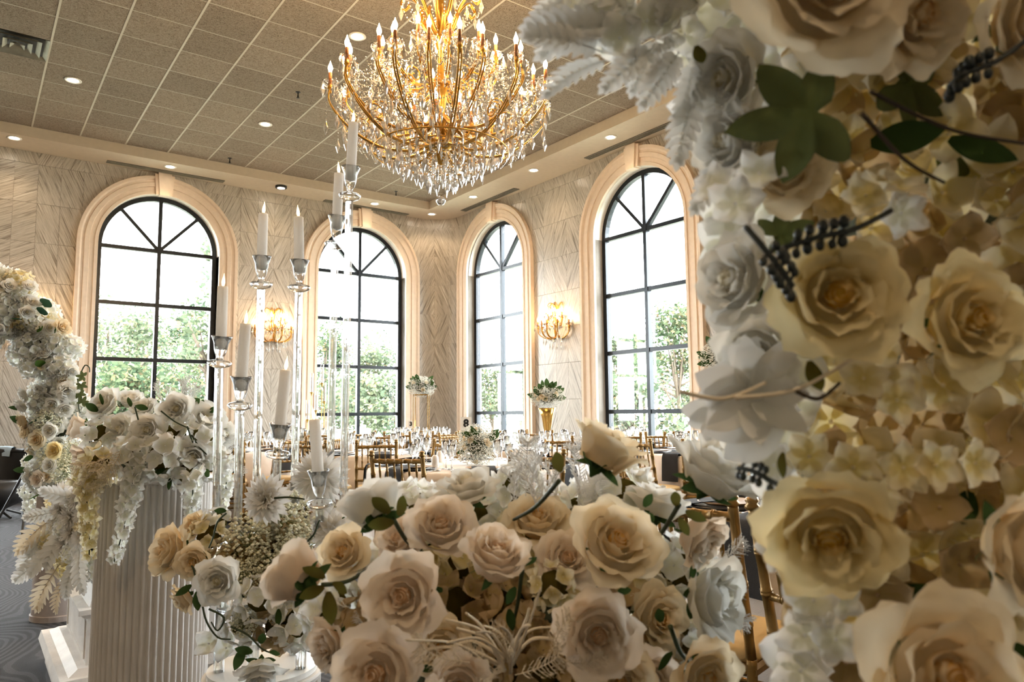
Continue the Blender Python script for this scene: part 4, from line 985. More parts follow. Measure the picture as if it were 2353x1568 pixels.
CUT = {k: cutlery(k) for k in ('fork', 'knife', 'spoon')}
WHERE = ['front', 'front right', 'right', 'back right', 'back', 'back left', 'left', 'front left']
def table(key, px, d, r, words, nset=8, rich=0, rot=0.0, skip=()):
    c = at_d(px, 950, d); cx, cy_ = c.x, c.y; TABLES[key] = ((cx, cy_), r)
    t = thing('round_table', 'round folding table hidden by the cloth of ' + words, 'table', (cx, cy_, 0))
    MB().lathe([(r-.03, TH-.03), (r-.03, TH-.006), (.0005, TH-.006)], 40).build('tabletop', 'table_wood', t)
    for k in range(4): a = k*PI/2+.6; MB().tube([(r*.6*math.cos(a), r*.6*math.sin(a), 0), (r*.5*math.cos(a), r*.5*math.sin(a), TH-.03)], .016, 8).build('leg', 'steel', t)
    o = link('tablecloth', cloth_mesh(r, TH, int(px)), None, Matrix.Translation((cx, cy_, 0))); tag(o, 'pale blush floor length cloth on ' + words, 'tablecloth')
    for k in range(nset):
        if k in skip: continue
        where = WHERE[int(round(((rot+2*PI*k/nset)-(math.atan2(cy_, cx)+PI))/(PI/4))) % 8]+' of '+words
        a = rot+2*PI*k/nset; out = Vector((math.cos(a), math.sin(a), 0)); side = Vector((-out.y, out.x, 0)); base = Vector((cx, cy_, TH+.001))
        def put(name, me, rr, ss, z, rz, lab, cat, grp, parent=None):
            p = base+out*rr+side*ss; ob = link(name, me, None, Matrix.Translation((p.x, p.y, TH+z)) @ Matrix.Rotation(rz, 4, 'Z')); return tag(ob, lab, cat, grp)
        th = thing('charger_plate', 'black charger plate at the '+where, 'plate', tuple(base+out*(r-.19)), a, 'place settings on ' + words); link('rim', charger_me, th); link('plate', plate_me, th)
        o = link('napkin', NAP, None, Matrix.Translation((cx+out.x*r, cy_+out.y*r, TH)) @ Matrix.Rotation(a, 4, 'Z')); tag(o, 'black napkin hanging at the '+where, 'napkin', 'napkins on ' + words)
        put('wine_glass', wine_me, r-.40, .12, .001, 0, 'clear wine glass at the '+where, 'glass', 'wine glasses on ' + words)
        put('water_goblet', goblet_me, r-.37, .21, .001, 0, 'clear water goblet at the '+where, 'glass', 'goblets on ' + words)
        if rich:
            put('fork', CUT['fork'], r-.16, -.20, .001, a+PI/2, 'inner steel fork at the '+where, 'fork', 'cutlery on ' + words); put('fork', CUT['fork'], r-.16, -.225, .001, a+PI/2, 'outer steel fork at the '+where, 'fork', 'cutlery on ' + words)
            put('knife', CUT['knife'], r-.16, .19, .001, a+PI/2, 'steel table knife at the '+where, 'knife', 'cutlery on ' + words); put('spoon', CUT['spoon'], r-.16, .22, .001, a+PI/2, 'steel spoon at the '+where, 'spoon', 'cutlery on ' + words)
            if k % 2: put('sugar_jar', shaker_me, r-.42, -.02, .001, 0, 'small white ceramic jar at the '+where, 'jar', 'white jars on ' + words)
    return c
T8 = table('t8', 1100, 6.06, .90, 'the table numbered 8', 8, 1, math.radians(5)-HEAD)
TLM = table('lm', 880, 8.1, .76, 'the table behind the near chairs', 8, 1, .3); TFS = table('fs', 968, 11.3, .76, 'the table under the gold frame stand', 8, 0, .1)
TR1 = table('r1', 1228, 8.7, .76, 'the table with the trumpet vase', 8, 0, .2); TLL = table('ll', 545, 8.9, .76, 'the table behind the left glass rods', 8, 0, .5)
TLC = table('lc', 735, 11.6, .76, 'the far candle stand table', 8, 0, .2); TR2 = table('r2', 1640, 7.5, .76, 'the table by the tall right bouquet', 8, 0, .1)
TR3 = table('r3', 1985, 3.1, .76, 'the table behind the rose column', 8, 1, .70); TR4 = table('r4', 1410, 9.9, .76, 'the table under the tall right window', 8, 0, .6)
G = 'gold bamboo-style banquet chairs'
CH_L = [ # post tops (left x, right x, y), table, where
 (857, 967, 1033, 't8', 'nearest gold chair at the left front of the table numbered 8'), (1177, 1290, 1035.5, 't8', 'gold chair at the right front of the table numbered 8, half behind a blush rose'),
 (826.6, 905, 1011, 'lm', 'gold chair with bare rungs left of and behind the nearest gold chair'), (878, 958, 1016, 'lm', 'gold chair directly behind the nearest gold chair'),
 (868, 912, 1001, 'lm', 'gold chair at the far side of the table behind the near chairs'), (964, 987, 1005, 'lm', 'gold chair seen edge on beside the wine glasses'),
 (826.6, 851, 990, 'lc', 'small far gold chair before the second window, leftmost of its pair'), (853, 884, 988, 'lc', 'small far gold chair before the second window, rightmost of its pair'),
 (890, 935, 991, 'fs', 'gold chair left of the tall gold flower stand'), (937, 968, 986, 'fs', 'far gold chair between the legs of the tall flower stand'),
 (1008, 1040, 993, 'fs', 'gold chair right of the tall gold flower stand'), (1015, 1043, 986.5, 'fs', 'far gold chair against the rounded corner wall'),
 (1106, 1137, 988, 'r1', 'far gold chair behind the right side of the baby breath centrepiece'), (1135, 1170.5, 994, 'r1', 'gold chair between the low centrepiece and the trumpet vase'),
 (1242, 1306, 999, 'r1', 'gold chair in front of the gold trumpet vase'), (1238, 1289, 991.5, 'r1', 'gold chair just behind the gold trumpet vase'),
 (1376, 1414, 990, 'r4', 'far gold chair at the left jamb of the tall right window'), (1404, 1443, 998, 'r4', 'gold chair under the left panes of the tall right window'),
 (1431, 1451, 1002, 'r4', 'gold chair seen edge on under the tall right window'), (1463, 1473, 995, 'r4', 'gold chair seen nearly side on left of the window mullion'),
 (1425, 1486, 1017, 'r2', 'gold chair just left of the black window mullion above the blush rose'), (1505, 1562, 998, 'r2', 'far gold chair right of the black window mullion'),
 (1530, 1592, 1010, 'r2', 'gold chair behind the bunched black napkin'), (1447, 1568, 1064, 'r2', 'near gold chair with tan seat framed between two pale roses'),
 (1610, 1711, 1052, 'r2', 'gold chair hidden behind the tall pale rose at right'), (1719, 1795, 1022, 'r2', 'gold chair with tan seat left of the rose column edge'),
 (1842, 1890, 996.6, 'r2', 'far gold chair peeking through the rose column'),
 (576, 621, 992, 'll', 'gold chair beyond the table behind the left glass rods'), (505, 534.4, 1012, 'll', 'gold chair seen at the left edge of the glass rods'), (560, 608, 1003, 'll', 'gold chair between two glass rods beside the leaning candle'),
 (621, 640, 1012, 'll', 'gold chair with curved post beside the glass drip dish'), (659, 706, 1016, 'll', 'gold chair behind the middle glass rods'), (762, 790, 1008, 'lc', 'gold chair between the right pair of glass rods'),
 (757, 805, 1018, 'lm', 'gold chair with tan seat right beside the tallest glass rod'), (801, 808, 991, 'lc', 'far gold chair seen side on before the second window')]
for pl, pr, py, tb, lab in CH_L: seen_chair((pl+pr)/2, py, tb, lab, G)
c0 = at_z(1730, 1142, CHH); v2 = Vector((c0.x, c0.y, 0)).normalized(); s2 = Vector((v2.y, -v2.x, 0)); bl = (s2*.74-v2*.67).normalized(); f2 = Vector((-bl.y, bl.x, 0)); f2 = f2 if f2.dot(v2) > 0 else -f2
o2 = Vector((c0.x, c0.y, 0))+bl*.18+f2*.265; add_chair(o2.x, o2.y, math.atan2(f2.y, f2.x)-PI/2, 'nearest gold chair with raked post beside the rose column', G)
q = at_z(1650, 1446, .47); add_chair(q.x, q.y, math.atan2(f2.y, f2.x)-PI/2+.35, 'gold chair whose tan seat shows below the pale roses', G)

# ================================================================== centrepieces
def number_card(x, y, z, h, txt, label, stand=True):
    """white card facing the camera on a thin wire stand, z = card centre"""
    yaw = math.atan2(-x, y)*-1; yaw = -math.atan2(x, y); t = thing('table_number', label, 'sign', (x, y, TH), yaw)
    MB().box((0, 0, z-TH), (h*.78, .004, h), bev=.001).build('card', 'card_white', t); MB().tube([(0, .003, .01), (0, .003, z-TH-h*.45)], .003, 6).build('wire', 'steel', t); MB().lathe([(.0005, .003), (.035, .003), (.036, 0)], 16).build('foot', 'steel', t)
    cu = bpy.data.curves.new('numeral', 'FONT'); cu.body = txt; cu.size = h*.80; cu.align_x = 'CENTER'; cu.align_y = 'CENTER'; cu.extrude = .0006; cu.offset = .004
    tmp = bpy.data.objects.new('numeral_tmp', cu); COL.objects.link(tmp); bpy.context.view_layer.update(); me = bpy.data.meshes.new_from_object(tmp.evaluated_get(bpy.context.evaluated_depsgraph_get())); bpy.data.objects.remove(tmp)
    me.materials.clear(); me.materials.append(MATS['ink_black']); link('numeral', me, t, Matrix.Translation((0, -.0035, z-TH)) @ Matrix.Rotation(PI/2, 4, 'X'))
p = at_d(1071, 974, 6.3); number_card(p.x, p.y, p.z, .115, '8', 'white table number card with a black 8 behind the low flowers')
p = at_d(944, 975, 11.2); number_card(p.x, p.y, p.z, .105, '3', 'small white table number card beside the tall gold flower stand')
def bouquet(name, label, base, z0, ctr, rad, roses, seed, leaves=10, flat=.85, kind='white', rk='cream_a'):
    """ball of baby's breath with small roses and leaves"""
    rs = random.getstate(); random.seed(seed); t = thing(name, label, 'flowers', (base.x, base.y, z0)); c = Vector((0, 0, ctr-z0))
    MB().ball(c, rad*.45, 10, 8, (1, 1, flat)).build('foliage_core', 'floral_foam', t, True)
    babys_breath(t, c, rad, kind, (1, 1, flat)); babys_breath(t, c+Vector((0, 0, rad*.1)), rad*.92, kind, (1, 1, flat))
    for k in range(roses):
        d = Vector((R(-1, 1), R(-1, 1), R(-.2, .9))).normalized(); d = (d-FWD*.9).normalized(); rose(t, c+d*rad*.62, d, rad*.17, rk, None, False)
    for k in range(leaves):
        d = Vector((R(-1, 1), R(-1, 1), R(-.15, 1))).normalized(); put_leaf(t, c+d*rad*.5, d+Vector((0, 0, .3)), rad*R(.4, .62), 'green', None, R(-.6, .6))
    random.setstate(rs); return t
p8 = at_d(1097, 1024, 6.0); bouquet('low_centrepiece', 'low dome of baby breath and cream roses on the table numbered 8', p8, TH+.001, p8.z, .205, 8, 5, 12, .85)
def frame_stand(base, h, w, label):
    t = thing('flower_stand', label, 'stand', (base.x, base.y, TH), -HEAD)
    for sx in (-1, 1):
        for sy in (-1, 1): MB().box((sx*w/2, sy*w/2, h/2), (.012, .012, h)).build('post', 'gold_metal', t)
    for z in (.006, h-.006):
        for s in (-1, 1): MB().box((s*w/2, 0, z), (.012, w, .012)).build('rail', 'gold_metal', t); MB().box((0, s*w/2, z), (w, .012, .012)).build('rail', 'gold_metal', t)
    MB().box((0, 0, h), (w, w, .006)).build('top_plate', 'gold_metal', t); return t
pf = at_d(968, 950, 11.3); zf = at_d(966, 907, 11.3).z; frame_stand(pf, zf-TH, .22, 'slim gold frame stand on the far table left of the corner'); bouquet('tall_bouquet', 'white and green bouquet on the far gold frame stand', pf, zf+.004, at_d(962, 890, 11.3).z, .235, 5, 6, 26, .72)
pr = at_d(1672, 950, 7.5); zr = at_d(1672, 850, 7.5).z; frame_stand(pr, zr-TH, .24, 'slim gold frame stand behind the rose column edge'); bouquet('tall_bouquet', 'wide baby breath bouquet high beside the tall right window', pr, zr+.004, at_d(1676, 822, 7.5).z, .30, 6, 7, 14, .62)
pv = at_d(1257, 950, 8.7); zv = at_d(1257, 938, 8.7).z
t = thing('trumpet_vase', 'tall gold trumpet vase with fluted mouth', 'vase', (pv.x, pv.y, TH)); hv_ = zv-TH
MB().lathe([(.075, 0), (.078, .012), (.03, .03), (.022, .08), (.030, .2*hv_+.05), (.045, .5*hv_), (.068, .8*hv_), (.105, hv_), (.102, hv_), (.06, .78*hv_), (.0005, .3*hv_)], 20, flute=lambda i: 1+.03*(i % 2)).build('body', 'gold_metal', t, True)
bouquet('vase_bouquet', 'baby breath and leaf bouquet in the gold trumpet vase', pv, zv+.004, at_d(1258, 913, 8.7).z, .225, 5, 8, 22, .62)
# gold stand with five glass tube candles on the far table
pc = at_d(722, 950, 11.6); t = thing('candle_stand', 'gold stem candle stand with five glass tube candles', 'candle stand', (pc.x, pc.y, TH))
MB().lathe([(.11, 0), (.11, .012), (.0005, .014)], 20).build('base', 'gold_metal', t)
clear('tube_glass', (1, 1, 1), gloss=.3, rough=.02); plain('wax', (.78, .74, .71), .55, var=.05, bump=.25, bscale=60); glow('flame_glow', (1.0, .66, .30), 2.2)
for px, py in ((706.7, 903.5), (730.6, 882), (737, 925), (718, 946), (698.7, 967)):
    w = at_d(px, py, 11.4)-Vector((pc.x, pc.y, TH)); sx = w.dot(Vector((RGT.x, RGT.y, 0)).normalized()); xx = Vector((RGT.x, RGT.y, 0)).normalized()*sx
    o = MB().tube([(xx.x*.4, xx.y*.4, .01), (xx.x, xx.y, .12), (xx.x, xx.y, w.z)], .006, 6).build('stem', 'gold_metal', t, True); MB().lathe([(.012, -.03), (.014, .0), (.03, 0), (.03, .02), (.012, .02)], 10, (xx.x, xx.y, w.z)).build('cup', 'gold_metal', o)
    MB().lathe([(.011, .02), (.011, .26), (.0005, .262)], 8, (xx.x, xx.y, w.z)).build('candle', 'wax', o); MB().lathe([(.028, .02), (.028, .32)], 12, (xx.x, xx.y, w.z)).build('glass_tube', 'tube_glass', o)
pg = at_d(705, 1004, 11.35); bouquet('low_bouquet', 'small low bouquet at the foot of the gold candle stand', pg+Vector((0, 0, 0)), TH+.001, pg.z, .14, 2, 9, 14, .7)
# ================================================================== plinths, candelabra and candles
plain('plinth_white', (.66, .63, .60), .55, var=.04); plain('pedestal_white', (.78, .76, .74), .6, var=.12, nscale=8, bump=.3, bscale=40); plain('column_taupe', (.42, .36, .33), .7, var=.1)
clear('acrylic_rod', (.99, 1, 1), gloss=.30, rough=.01, glass=.15); clear('acrylic', (.98, 1, 1), gloss=.4, rough=.02, glass=.4)
plain('acrylic_edge', (.86, .88, .88), .15, var=.04)
petal_mat('candle_wax', (.88, .85, .81), (.88, .85, .81), .45)
def ribbed_plinth(px, d, r, h, label, nrib=54):
    p = at_d(px, 1200, d); t = thing('ribbed_plinth', label, 'plinth', (p.x, p.y, 0)); me = MB()
    prof = [(r, .02), (r, h-.02)]; n = nrib*6
    vs, fs = [], []
    for z in (.0, h):
        for i in range(n):
            a = 2*PI*i/n; q = (i % 6)/6; k = r-.010*(1-abs(math.sin(PI*q))); vs.append((k*math.cos(a), k*math.sin(a), z))
    for i in range(n): fs.append((i, (i+1) % n, n+(i+1) % n, n+i))
    MB().add(vs, fs).build('fluted_shell', 'plinth_white', t, True)
    MB().lathe([(.0005, h+.006), (r+.001, h+.006), (r+.003, h), (r+.001, h-.008), (r-.008, h-.008)], 80).build('top_disc', 'plinth_white', t, angle=30); return t, p
PLA, PLAp = ribbed_plinth(357, 2.42, .174, .965, 'large white ribbed cylinder plinth under the left rose arrangement')
hA = .965+.006
PLB, PLBp = ribbed_plinth(612, 1.72, .130, .575, 'small white ribbed plinth under the glass candelabra', 42); hB = .575+.006
# moulded white box pedestal and the taupe column behind it
t = thing('box_pedestal', 'chipped white moulded box pedestal on the carpet', 'pedestal', (.785, 3.84, 0), 0)
def sq(h0, h1, w0, w1, name, mat='pedestal_white'):
    MB().add([(sx*w, sy*w, z) for z, w in ((h0, w0), (h1, w1)) for sx, sy in ((-1, -1), (1, -1), (1, 1), (-1, 1))], [(3, 2, 1, 0), (4, 5, 6, 7), (0, 1, 5, 4), (1, 2, 6, 5), (2, 3, 7, 6), (3, 0, 4, 7)]).build(name, mat, t)
sq(0, .11, .42, .42, 'plinth_block'); sq(.11, .15, .45, .44, 'base_moulding'); sq(.15, .17, .41, .375, 'base_cove'); sq(.17, .355, .345, .345, 'body'); sq(.355, .375, .355, .375, 'neck_moulding'); sq(.375, .395, .38, .38, 'cornice'); sq(.395, .475, .34, .315, 'upper_step'); sq(.475, .49, .325, .325, 'top_slab')
for a in range(4):
    mb = MB()
    for x0, z0, w, h in ((0, .19, .60, .012), (0, .335, .60, .012), (-.30, .262, .012, .15), (.30, .262, .012, .15)): mb.box((x0, -.347, z0), (w, .006, h))
    mb.xf(Matrix.Rotation(a*PI/2, 4, 'Z')).build('panel_bead', 'pedestal_white', t)
pc_ = at_d(147, 1250, 4.36); t = thing('taupe_column', 'plain taupe fabric column under the left flower arch', 'column', (pc_.x, pc_.y, 0)); MB().lathe([(.15, 0), (.15, 1.0), (.145, 1.005), (.0005, 1.005)], 40).build('shaft', 'column_taupe', t, angle=40); MB().lathe([(.157, 0), (.157, .03), (.15, .035)], 40).build('foot', 'column_taupe', t)
# --- glass candelabra: round acrylic base, eight clear rods with cups, drip dishes
cb = PLBp; CB = thing('glass_candelabra', 'eight rod clear glass candelabra on a round acrylic base', 'candelabra', (cb.x, cb.y, hB))
MB().lathe([(.0005, .012), (.118, .012), (.120, .010), (.120, .0), (.0005, 0)], 48).build('base_disc', 'acrylic', CB, angle=30); MB().lathe([(.1195, .001), (.122, .001), (.122, .013), (.1195, .013)], 48).build('base_edge', 'acrylic_edge', CB)
for k in range(5): a = k*1.2566+.4; MB().lathe([(.012, .012), (.012, .15), (.0005, .15)], 12, (.095*math.cos(a), .095*math.sin(a), 0)).build('short_post', 'acrylic', CB, True)
MB().lathe([(.0005, .15), (.105, .15), (.105, .16), (.0005, .16)], 40).build('upper_disc', 'acrylic', CB, angle=30); MB().lathe([(.02, .16), (.02, .30), (.03, .32), (.0005, .335)], 16).build('hub', 'acrylic', CB, True)
cup_prof = [(r_*.76, z_) for r_, z_ in [(.0125, 0), (.030, .006), (.036, .016), (.030, .022), (.011, .026), (.009, .034), (.014, .040), (.019, .058), (.0215, .078), (.029, .096), (.0305, .1), (.028, .1), (.0195, .078), (.016, .06), (.0005, .056)]]
clear('rod_glass', (.95, .965, .97), gloss=.35, rough=.01, glass=.6)
def fluted_rod(path, seg=14):
    m = MB(); m.tube(path, .0092, seg); c_ = [Vector(p) for p in path]
    for k in range(len(path)):
        for i in range(0, seg, 2): q = Vector(m.v[k*seg+i]); m.v[k*seg+i] = tuple(c_[k]+(q-c_[k])*.80)
    return m
cupG_me = MB().lathe(cup_prof, 20).mesh('candle_cup', 'acrylic_rod')
wick_me = MB().tube([(0, 0, 0), (.0005, 0, .006)], .0012, 5).mesh('wick', 'ink_black')
flame_me = MB().lathe([(.0005, .0), (.0032, .003), (.0048, .009), (.0036, .017), (.0012, .025), (.0002, .030)], 10).xf(Matrix.Diagonal((1, .8, 1, 1))).mesh('flame', 'flame_glow')
CAND = [ # dish px, depth, candle foot px (x,y), candle top px (x,y)
 (503, 846, 1.66, 507, 805, 512, 662, 'pale candle leaning before the left window edge'), (551, 944, 1.60, 553, 900, 564, 748, 'leaning pale candle beside the left wall sconce'),
 (600, 665, 1.80, 601, 622, 605, 494, 'upright pale candle on the third rod from the left'), (687, 672, 1.78, 688, 630, 686, 502, 'upright pale candle left of the second window'),
 (637, 1056, 1.56, 641, 1010, 656, 854, 'low leaning pale candle in the middle of the candelabra'), (735, 1170, 1.54, 733, 1120, 723, 968, 'lowest pale candle in front of the white dahlias'),
 (770, 573, 1.80, 773, 530, 779, 402, 'second tallest pale candle against the second window'), (803, 462, 1.76, 805, 418, 812, 285, 'tallest pale candle in front of the chandelier')]
for k, (dx, dy, d, fx, fy, tx_, ty_, lab) in enumerate(CAND):
    D = at_d(dx, dy, d); F = at_d(fx, fy, d); T_ = at_d(tx_, ty_, d); up = (T_-F).normalized()
    ax = (F-D).normalized(); foot = Vector((D.x, D.y, hB+.172)); loc = lambda v: v-Vector((cb.x, cb.y, hB))
    B_ = loc(D); lean = Vector((-.03*B_.x, -.03*B_.y, 0)); zk = .33; low = Vector((B_.x, B_.y, zk+.03))+lean
    path = [B_, B_.lerp(low, .5), low] if B_.z > zk+.08 else [B_, B_-Vector((0, 0, .02))]
    end = path[-1]; path += [Vector((end.x*.93, end.y*.93, end.z-.035)), Vector((end.x*.72, end.y*.72, end.z-.06)), Vector((end.x*.3, end.y*.3, max(.25, end.z-.075))), Vector((0, 0, max(.24, end.z-.08)))]
    fluted_rod(path).build('rod', 'rod_glass', CB)
    s = (F-D).length/.056; cupM = frame(loc(D), ax, 0, 1.0) @ Matrix.Diagonal((1, 1, max(.6, min(1.2, s)), 1)); link('candle_cup', cupG_me, CB, cupM)
    L = (T_-F).length; r = .0118
    t = thing('pillar_candle', lab, 'candle', tuple(F)); t.matrix_basis = frame(F+up*.003, up, 0, 1)
    MB().lathe([(r*.96, 0), (r, .01), (r*1.02, L*.5), (r*.98, L-.006), (r*.97, L), (r*.80, L+.001), (r*.55, L-.004), (.0005, L-.005)], 16).build('wax_body', 'candle_wax', t, True)
    fl_tilt = Matrix.Translation((0, 0, L-.003)) @ Matrix.Rotation(R(-.15, .15), 4, 'X')
    link('wick', wick_me, t, fl_tilt); link('flame', flame_me, t, fl_tilt @ Matrix.Translation((0, 0, .003)))

# ================================================================== dim things at the far left edge
pb = at_z(95, 1150, 0); t = thing('equipment_case', 'low black equipment case against the left wall', 'case', (.75, YA-.40, 0))
MB().box((0, 0, .30), (1.5, .55, .58), bev=.02).build('box', 'black_void', t); MB().box((0, 0, .595), (1.52, .57, .03), bev=.01).build('lid', 'black_void', t)
pt = at_d(66, 1080, 7.2); t = thing('tripod_stand', 'thin black tripod stand leaning beside the left arch', 'tripod', (pt.x, pt.y, 0), .4)
MB().tube([(0, 0, .35), (.02, 0, .95)], .012, 8).build('centre_pole', 'fixture_black', t)
for a in range(3): MB().tube([(0, 0, .72), (.36*math.cos(a*2.09), .36*math.sin(a*2.09), .006)], .012, 8).build('leg', 'fixture_black', t)
pt = at_z(-12, 1190, 0); t = thing('lounge_chair', 'black rounded lounge chair cut off by the left frame edge', 'chair', (pt.x, pt.y, 0), .5)
MB().lathe([(.02, .0), (.03, .06), (.28, .18), (.33, .32), (.30, .42), (.0005, .44)], 24).build('seat', 'fixture_black', t, True)
mb = MB(); mb.grid(lambda u, v: ((.30+.04*v)*math.cos(PI*u*1.1-.15), (.30+.04*v)*math.sin(PI*u*1.1-.15), .40+.36*v), 16, 4); mb.grid(lambda u, v: ((.25+.04*v)*math.cos(PI*u*1.1-.15), (.25+.04*v)*math.sin(PI*u*1.1-.15), .40+.36*v), 16, 4); mb.tube([(.315*math.cos(PI*k/16*1.1-.15), .315*math.sin(PI*k/16*1.1-.15), .76) for k in range(17)], .035, 8); mb.build('backrest', 'fixture_black', t, True)
for a in range(4): MB().tube([(.12*math.cos(a*PI/2), .12*math.sin(a*PI/2), .08), (.30*math.cos(a*PI/2), .30*math.sin(a*PI/2), .012)], .014, 6).build('leg', 'fixture_black', t)
plain('cloth_blue', (.42, .55, .68), .8, var=.08, bump=.3, bscale=40)
mb = MB(); mb.grid(lambda u, v: (.30*math.cos(PI*u*.55+.5)+.05*math.cos(PI*v), .30*math.sin(PI*u*.55+.5)+.06*math.sin(PI*u), .80-.12*abs(2*v-1)**2+.01*math.sin(9*u)), 12, 6); o = mb.build('blue_cloth', 'cloth_blue', None, True, M=Matrix.Translation((pt.x, pt.y, .015)) @ Matrix.Rotation(.5, 4, 'Z')); tag(o, 'pale blue cloth thrown over the black lounge chair', 'cloth')
# ================================================================== flower arrangements
def spot(root, px, py, d): return at_d(px, py, d)-root.location
def rpx(n, d): return n*d/FPX
def scatter_leaves(root, pts, kind='green'):
    for px, py, d, a, b, c, L in pts: put_leaf(root, spot(root, px, py, d), vdir(a, b, c), rpx(L, d), kind, None, R(-.5, .5))
def stem_to(root, p, q, d0, d1, r=.0028, mat='stem_green'):
    A, B = spot(root, *p, d0), spot(root, *q, d1); twig(root, [A, A.lerp(B, .5)+Vector((0, 0, -.006)), B], r, mat)
# small-flower cluster used far away (florets too small to pick apart)
def cluster_mesh(mat, n, seed, fr=.34):
    rn = random.Random(seed); m = MB(); src = FLOR[mat]
    data = [([v.co.copy() for v in me.vertices], [tuple(p.vertices) for p in me.polygons], [d.value for d in me.attributes['t'].data]) for me in src]
    for k in range(n):
        z = 1-(k+.5)/n*1.9; a = k*2.39996; r = math.sqrt(max(0, 1-z*z)); d = Vector((r*math.cos(a), r*math.sin(a), z)); M = frame(d*rn.uniform(.7, .95), d+Vector((rn.uniform(-.3, .3), rn.uniform(-.3, .3), rn.uniform(-.3, .3))), rn.uniform(0, 6), fr*rn.uniform(.85, 1.15))
        v, f, t = rn.choice(data); m.add([M @ q for q in v], f, t)
    return m.mesh('hydrangea', mat)
CLU = {mt: [cluster_mesh(mt, 34, k) for k in (1, 2)] for mt in ('floret_white', 'floret_cream')}
def cluster(root, pos, rad, mat='floret_white'): return link('hydrangea', random.choice(CLU[mat]), root, frame(pos, (R(-1, 1), R(-1, 1), R(-1, 1)), R(0, 6), rad))

# ---------------------------------------------------------------- blush rose arrangement in front of the lens
b0 = at_d(1200, 1500, .92); zt = .74
ribbed = thing('support_plinth', 'white ribbed plinth below the blush rose arrangement', 'plinth', (b0.x, b0.y, 0))
MB().lathe([(.16, 0), (.16, zt), (.155, zt+.006), (.0005, zt+.006)], 96, flute=lambda i: 1-.03*(i % 2)).build('fluted_shell', 'plinth_white', ribbed)
BR = thing('rose_arrangement', 'large blush and white rose arrangement at the bottom of the picture', 'flowers', (b0.x, b0.y, zt+.007))
MB().ball((0, 0, .10), .12, 14, 10, (1.45, 1.0, .95)).build('foliage_core', 'floral_foam', BR, True)
random.seed(21)
for px, py, d, r, ax, kd in (
  (935, 1365, .70, 112, (-.12, .22, 1), 'blush_a'), (1135, 1300, .70, 105, (.22, .95, .42), 'blush_bud'), (1400, 1262, .71, 125, (.30, .62, .75), 'cream_a'), (1368, 1450, .66, 110, (.08, .12, 1), 'blush_b'),
  (1012, 1225, .80, 92, (.1, .72, .62), 'blush_a'), (1235, 1212, .86, 85, (0, .85, .5), 'cream_b'), (880, 1545, .64, 125, (-.2, .3, 1), 'blush_a'), (1610, 1545, .66, 92, (.3, .0, 1), 'cream_b'), (800, 1275, .86, 70, (-.3, .5, .8), 'cream_b'),
  (700, 1335, .71, 105, (-.80, .30, -.42), 'blush_bud'), (868, 1185, .73, 98, (-.42, .62, -.50), 'white_bud'), (1378, 1060, .71, 112, (.50, .80, -.12), 'cream_bud'), (1628, 1108, .66, 128, (.45, .85, .22), 'white_a'), (1592, 1225, .74, 88, (.5, -.35, .55), 'blush_bud'),
  (1612, 1370, .74, 118, (.75, .15, .60), 'white_b'), (1510, 1180, .86, 88, (.25, .85, -.2), 'white_b'), (1075, 1140, .88, 80, (-.1, .9, .2), 'white_b'), (1500, 1420, .80, 85, (.4, .2, .85), 'cream_b'),
  (1010, 1480, .78, 78, (.2, .0, 1), 'cream_b'), (1490, 1560, .72, 85, (.1, .2, 1), 'blush_a'), (770, 1480, .80, 70, (-.6, .0, .7), 'blush_b'),
  (1300, 1290, .80, 80, (.1, .5, .8), 'blush_b'), (1420, 1560, .68, 90, (.1, .1, 1), 'cream_b'), (1060, 1570, .68, 85, (-.1, .1, 1), 'blush_b'), (930, 1250, .82, 75, (-.4, .6, .7), 'blush_a')):
    rose(BR, spot(BR, px, py, d), vdir(*ax), rpx(r, d), kd)
for px, py, d, r, n, mt, ax in ((1270, 1345, .76, 55, 9, 'floret_cream', (0, .3, 1)), (1190, 1480, .80, 90, 16, 'floret_tan', (0, .1, 1)), (1480, 1480, .82, 80, 14, 'floret_tan', (.2, .1, 1)), (1050, 1400, .84, 80, 12, 'floret_tan', (0, .2, 1)),
  (1330, 1540, .78, 85, 14, 'floret_tan', (0, .2, 1)), (760, 1400, .86, 70, 14, 'floret_white', (-.5, .3, .6)), (1430, 1150, .92, 80, 16, 'floret_white', (.1, .9, .2)), (1590, 1480, .82, 70, 14, 'floret_white', (.5, 0, .7)), (1190, 1120, .95, 60, 12, 'floret_white', (0, 1, .2)), (960, 1170, .90, 60, 12, 'floret_white', (-.2, .9, .3)), (1230, 1560, .76, 85, 14, 'floret_tan', (0, .2, 1)), (1130, 1400, .86, 85, 14, 'floret_tan', (0, .2, 1)), (1400, 1390, .86, 85, 14, 'floret_tan', (0, .2, 1)), (1330, 1190, .94, 75, 14, 'floret_white', (0, .9, .3)), (870, 1330, .88, 75, 14, 'floret_white', (-.4, .4, .7)), (1560, 1310, .86, 80, 16, 'floret_white', (.5, .4, .6)), (850, 1440, .84, 75, 14, 'floret_tan', (-.3, .2, .9)), (1060, 1310, .90, 90, 16, 'floret_cream', (0, .4, .9)), (1200, 1270, .92, 90, 16, 'floret_cream', (0, .5, .8)), (1290, 1330, .90, 85, 16, 'floret_cream', (0, .3, .9)), (1480, 1330, .88, 85, 16, 'floret_cream', (.2, .4, .9)), (960, 1300, .90, 80, 14, 'floret_cream', (-.2, .4, .9)), (1130, 1190, .98, 80, 16, 'floret_white', (0, .8, .4)), (1420, 1220, .96, 80, 16, 'floret_white', (.1, .8, .4)), (1000, 1190, .96, 75, 14, 'floret_white', (-.1, .8, .4))):
    hydrangea(BR, spot(BR, px, py, d), vdir(*ax), rpx(r, d), n, mt, .44, 1.1)
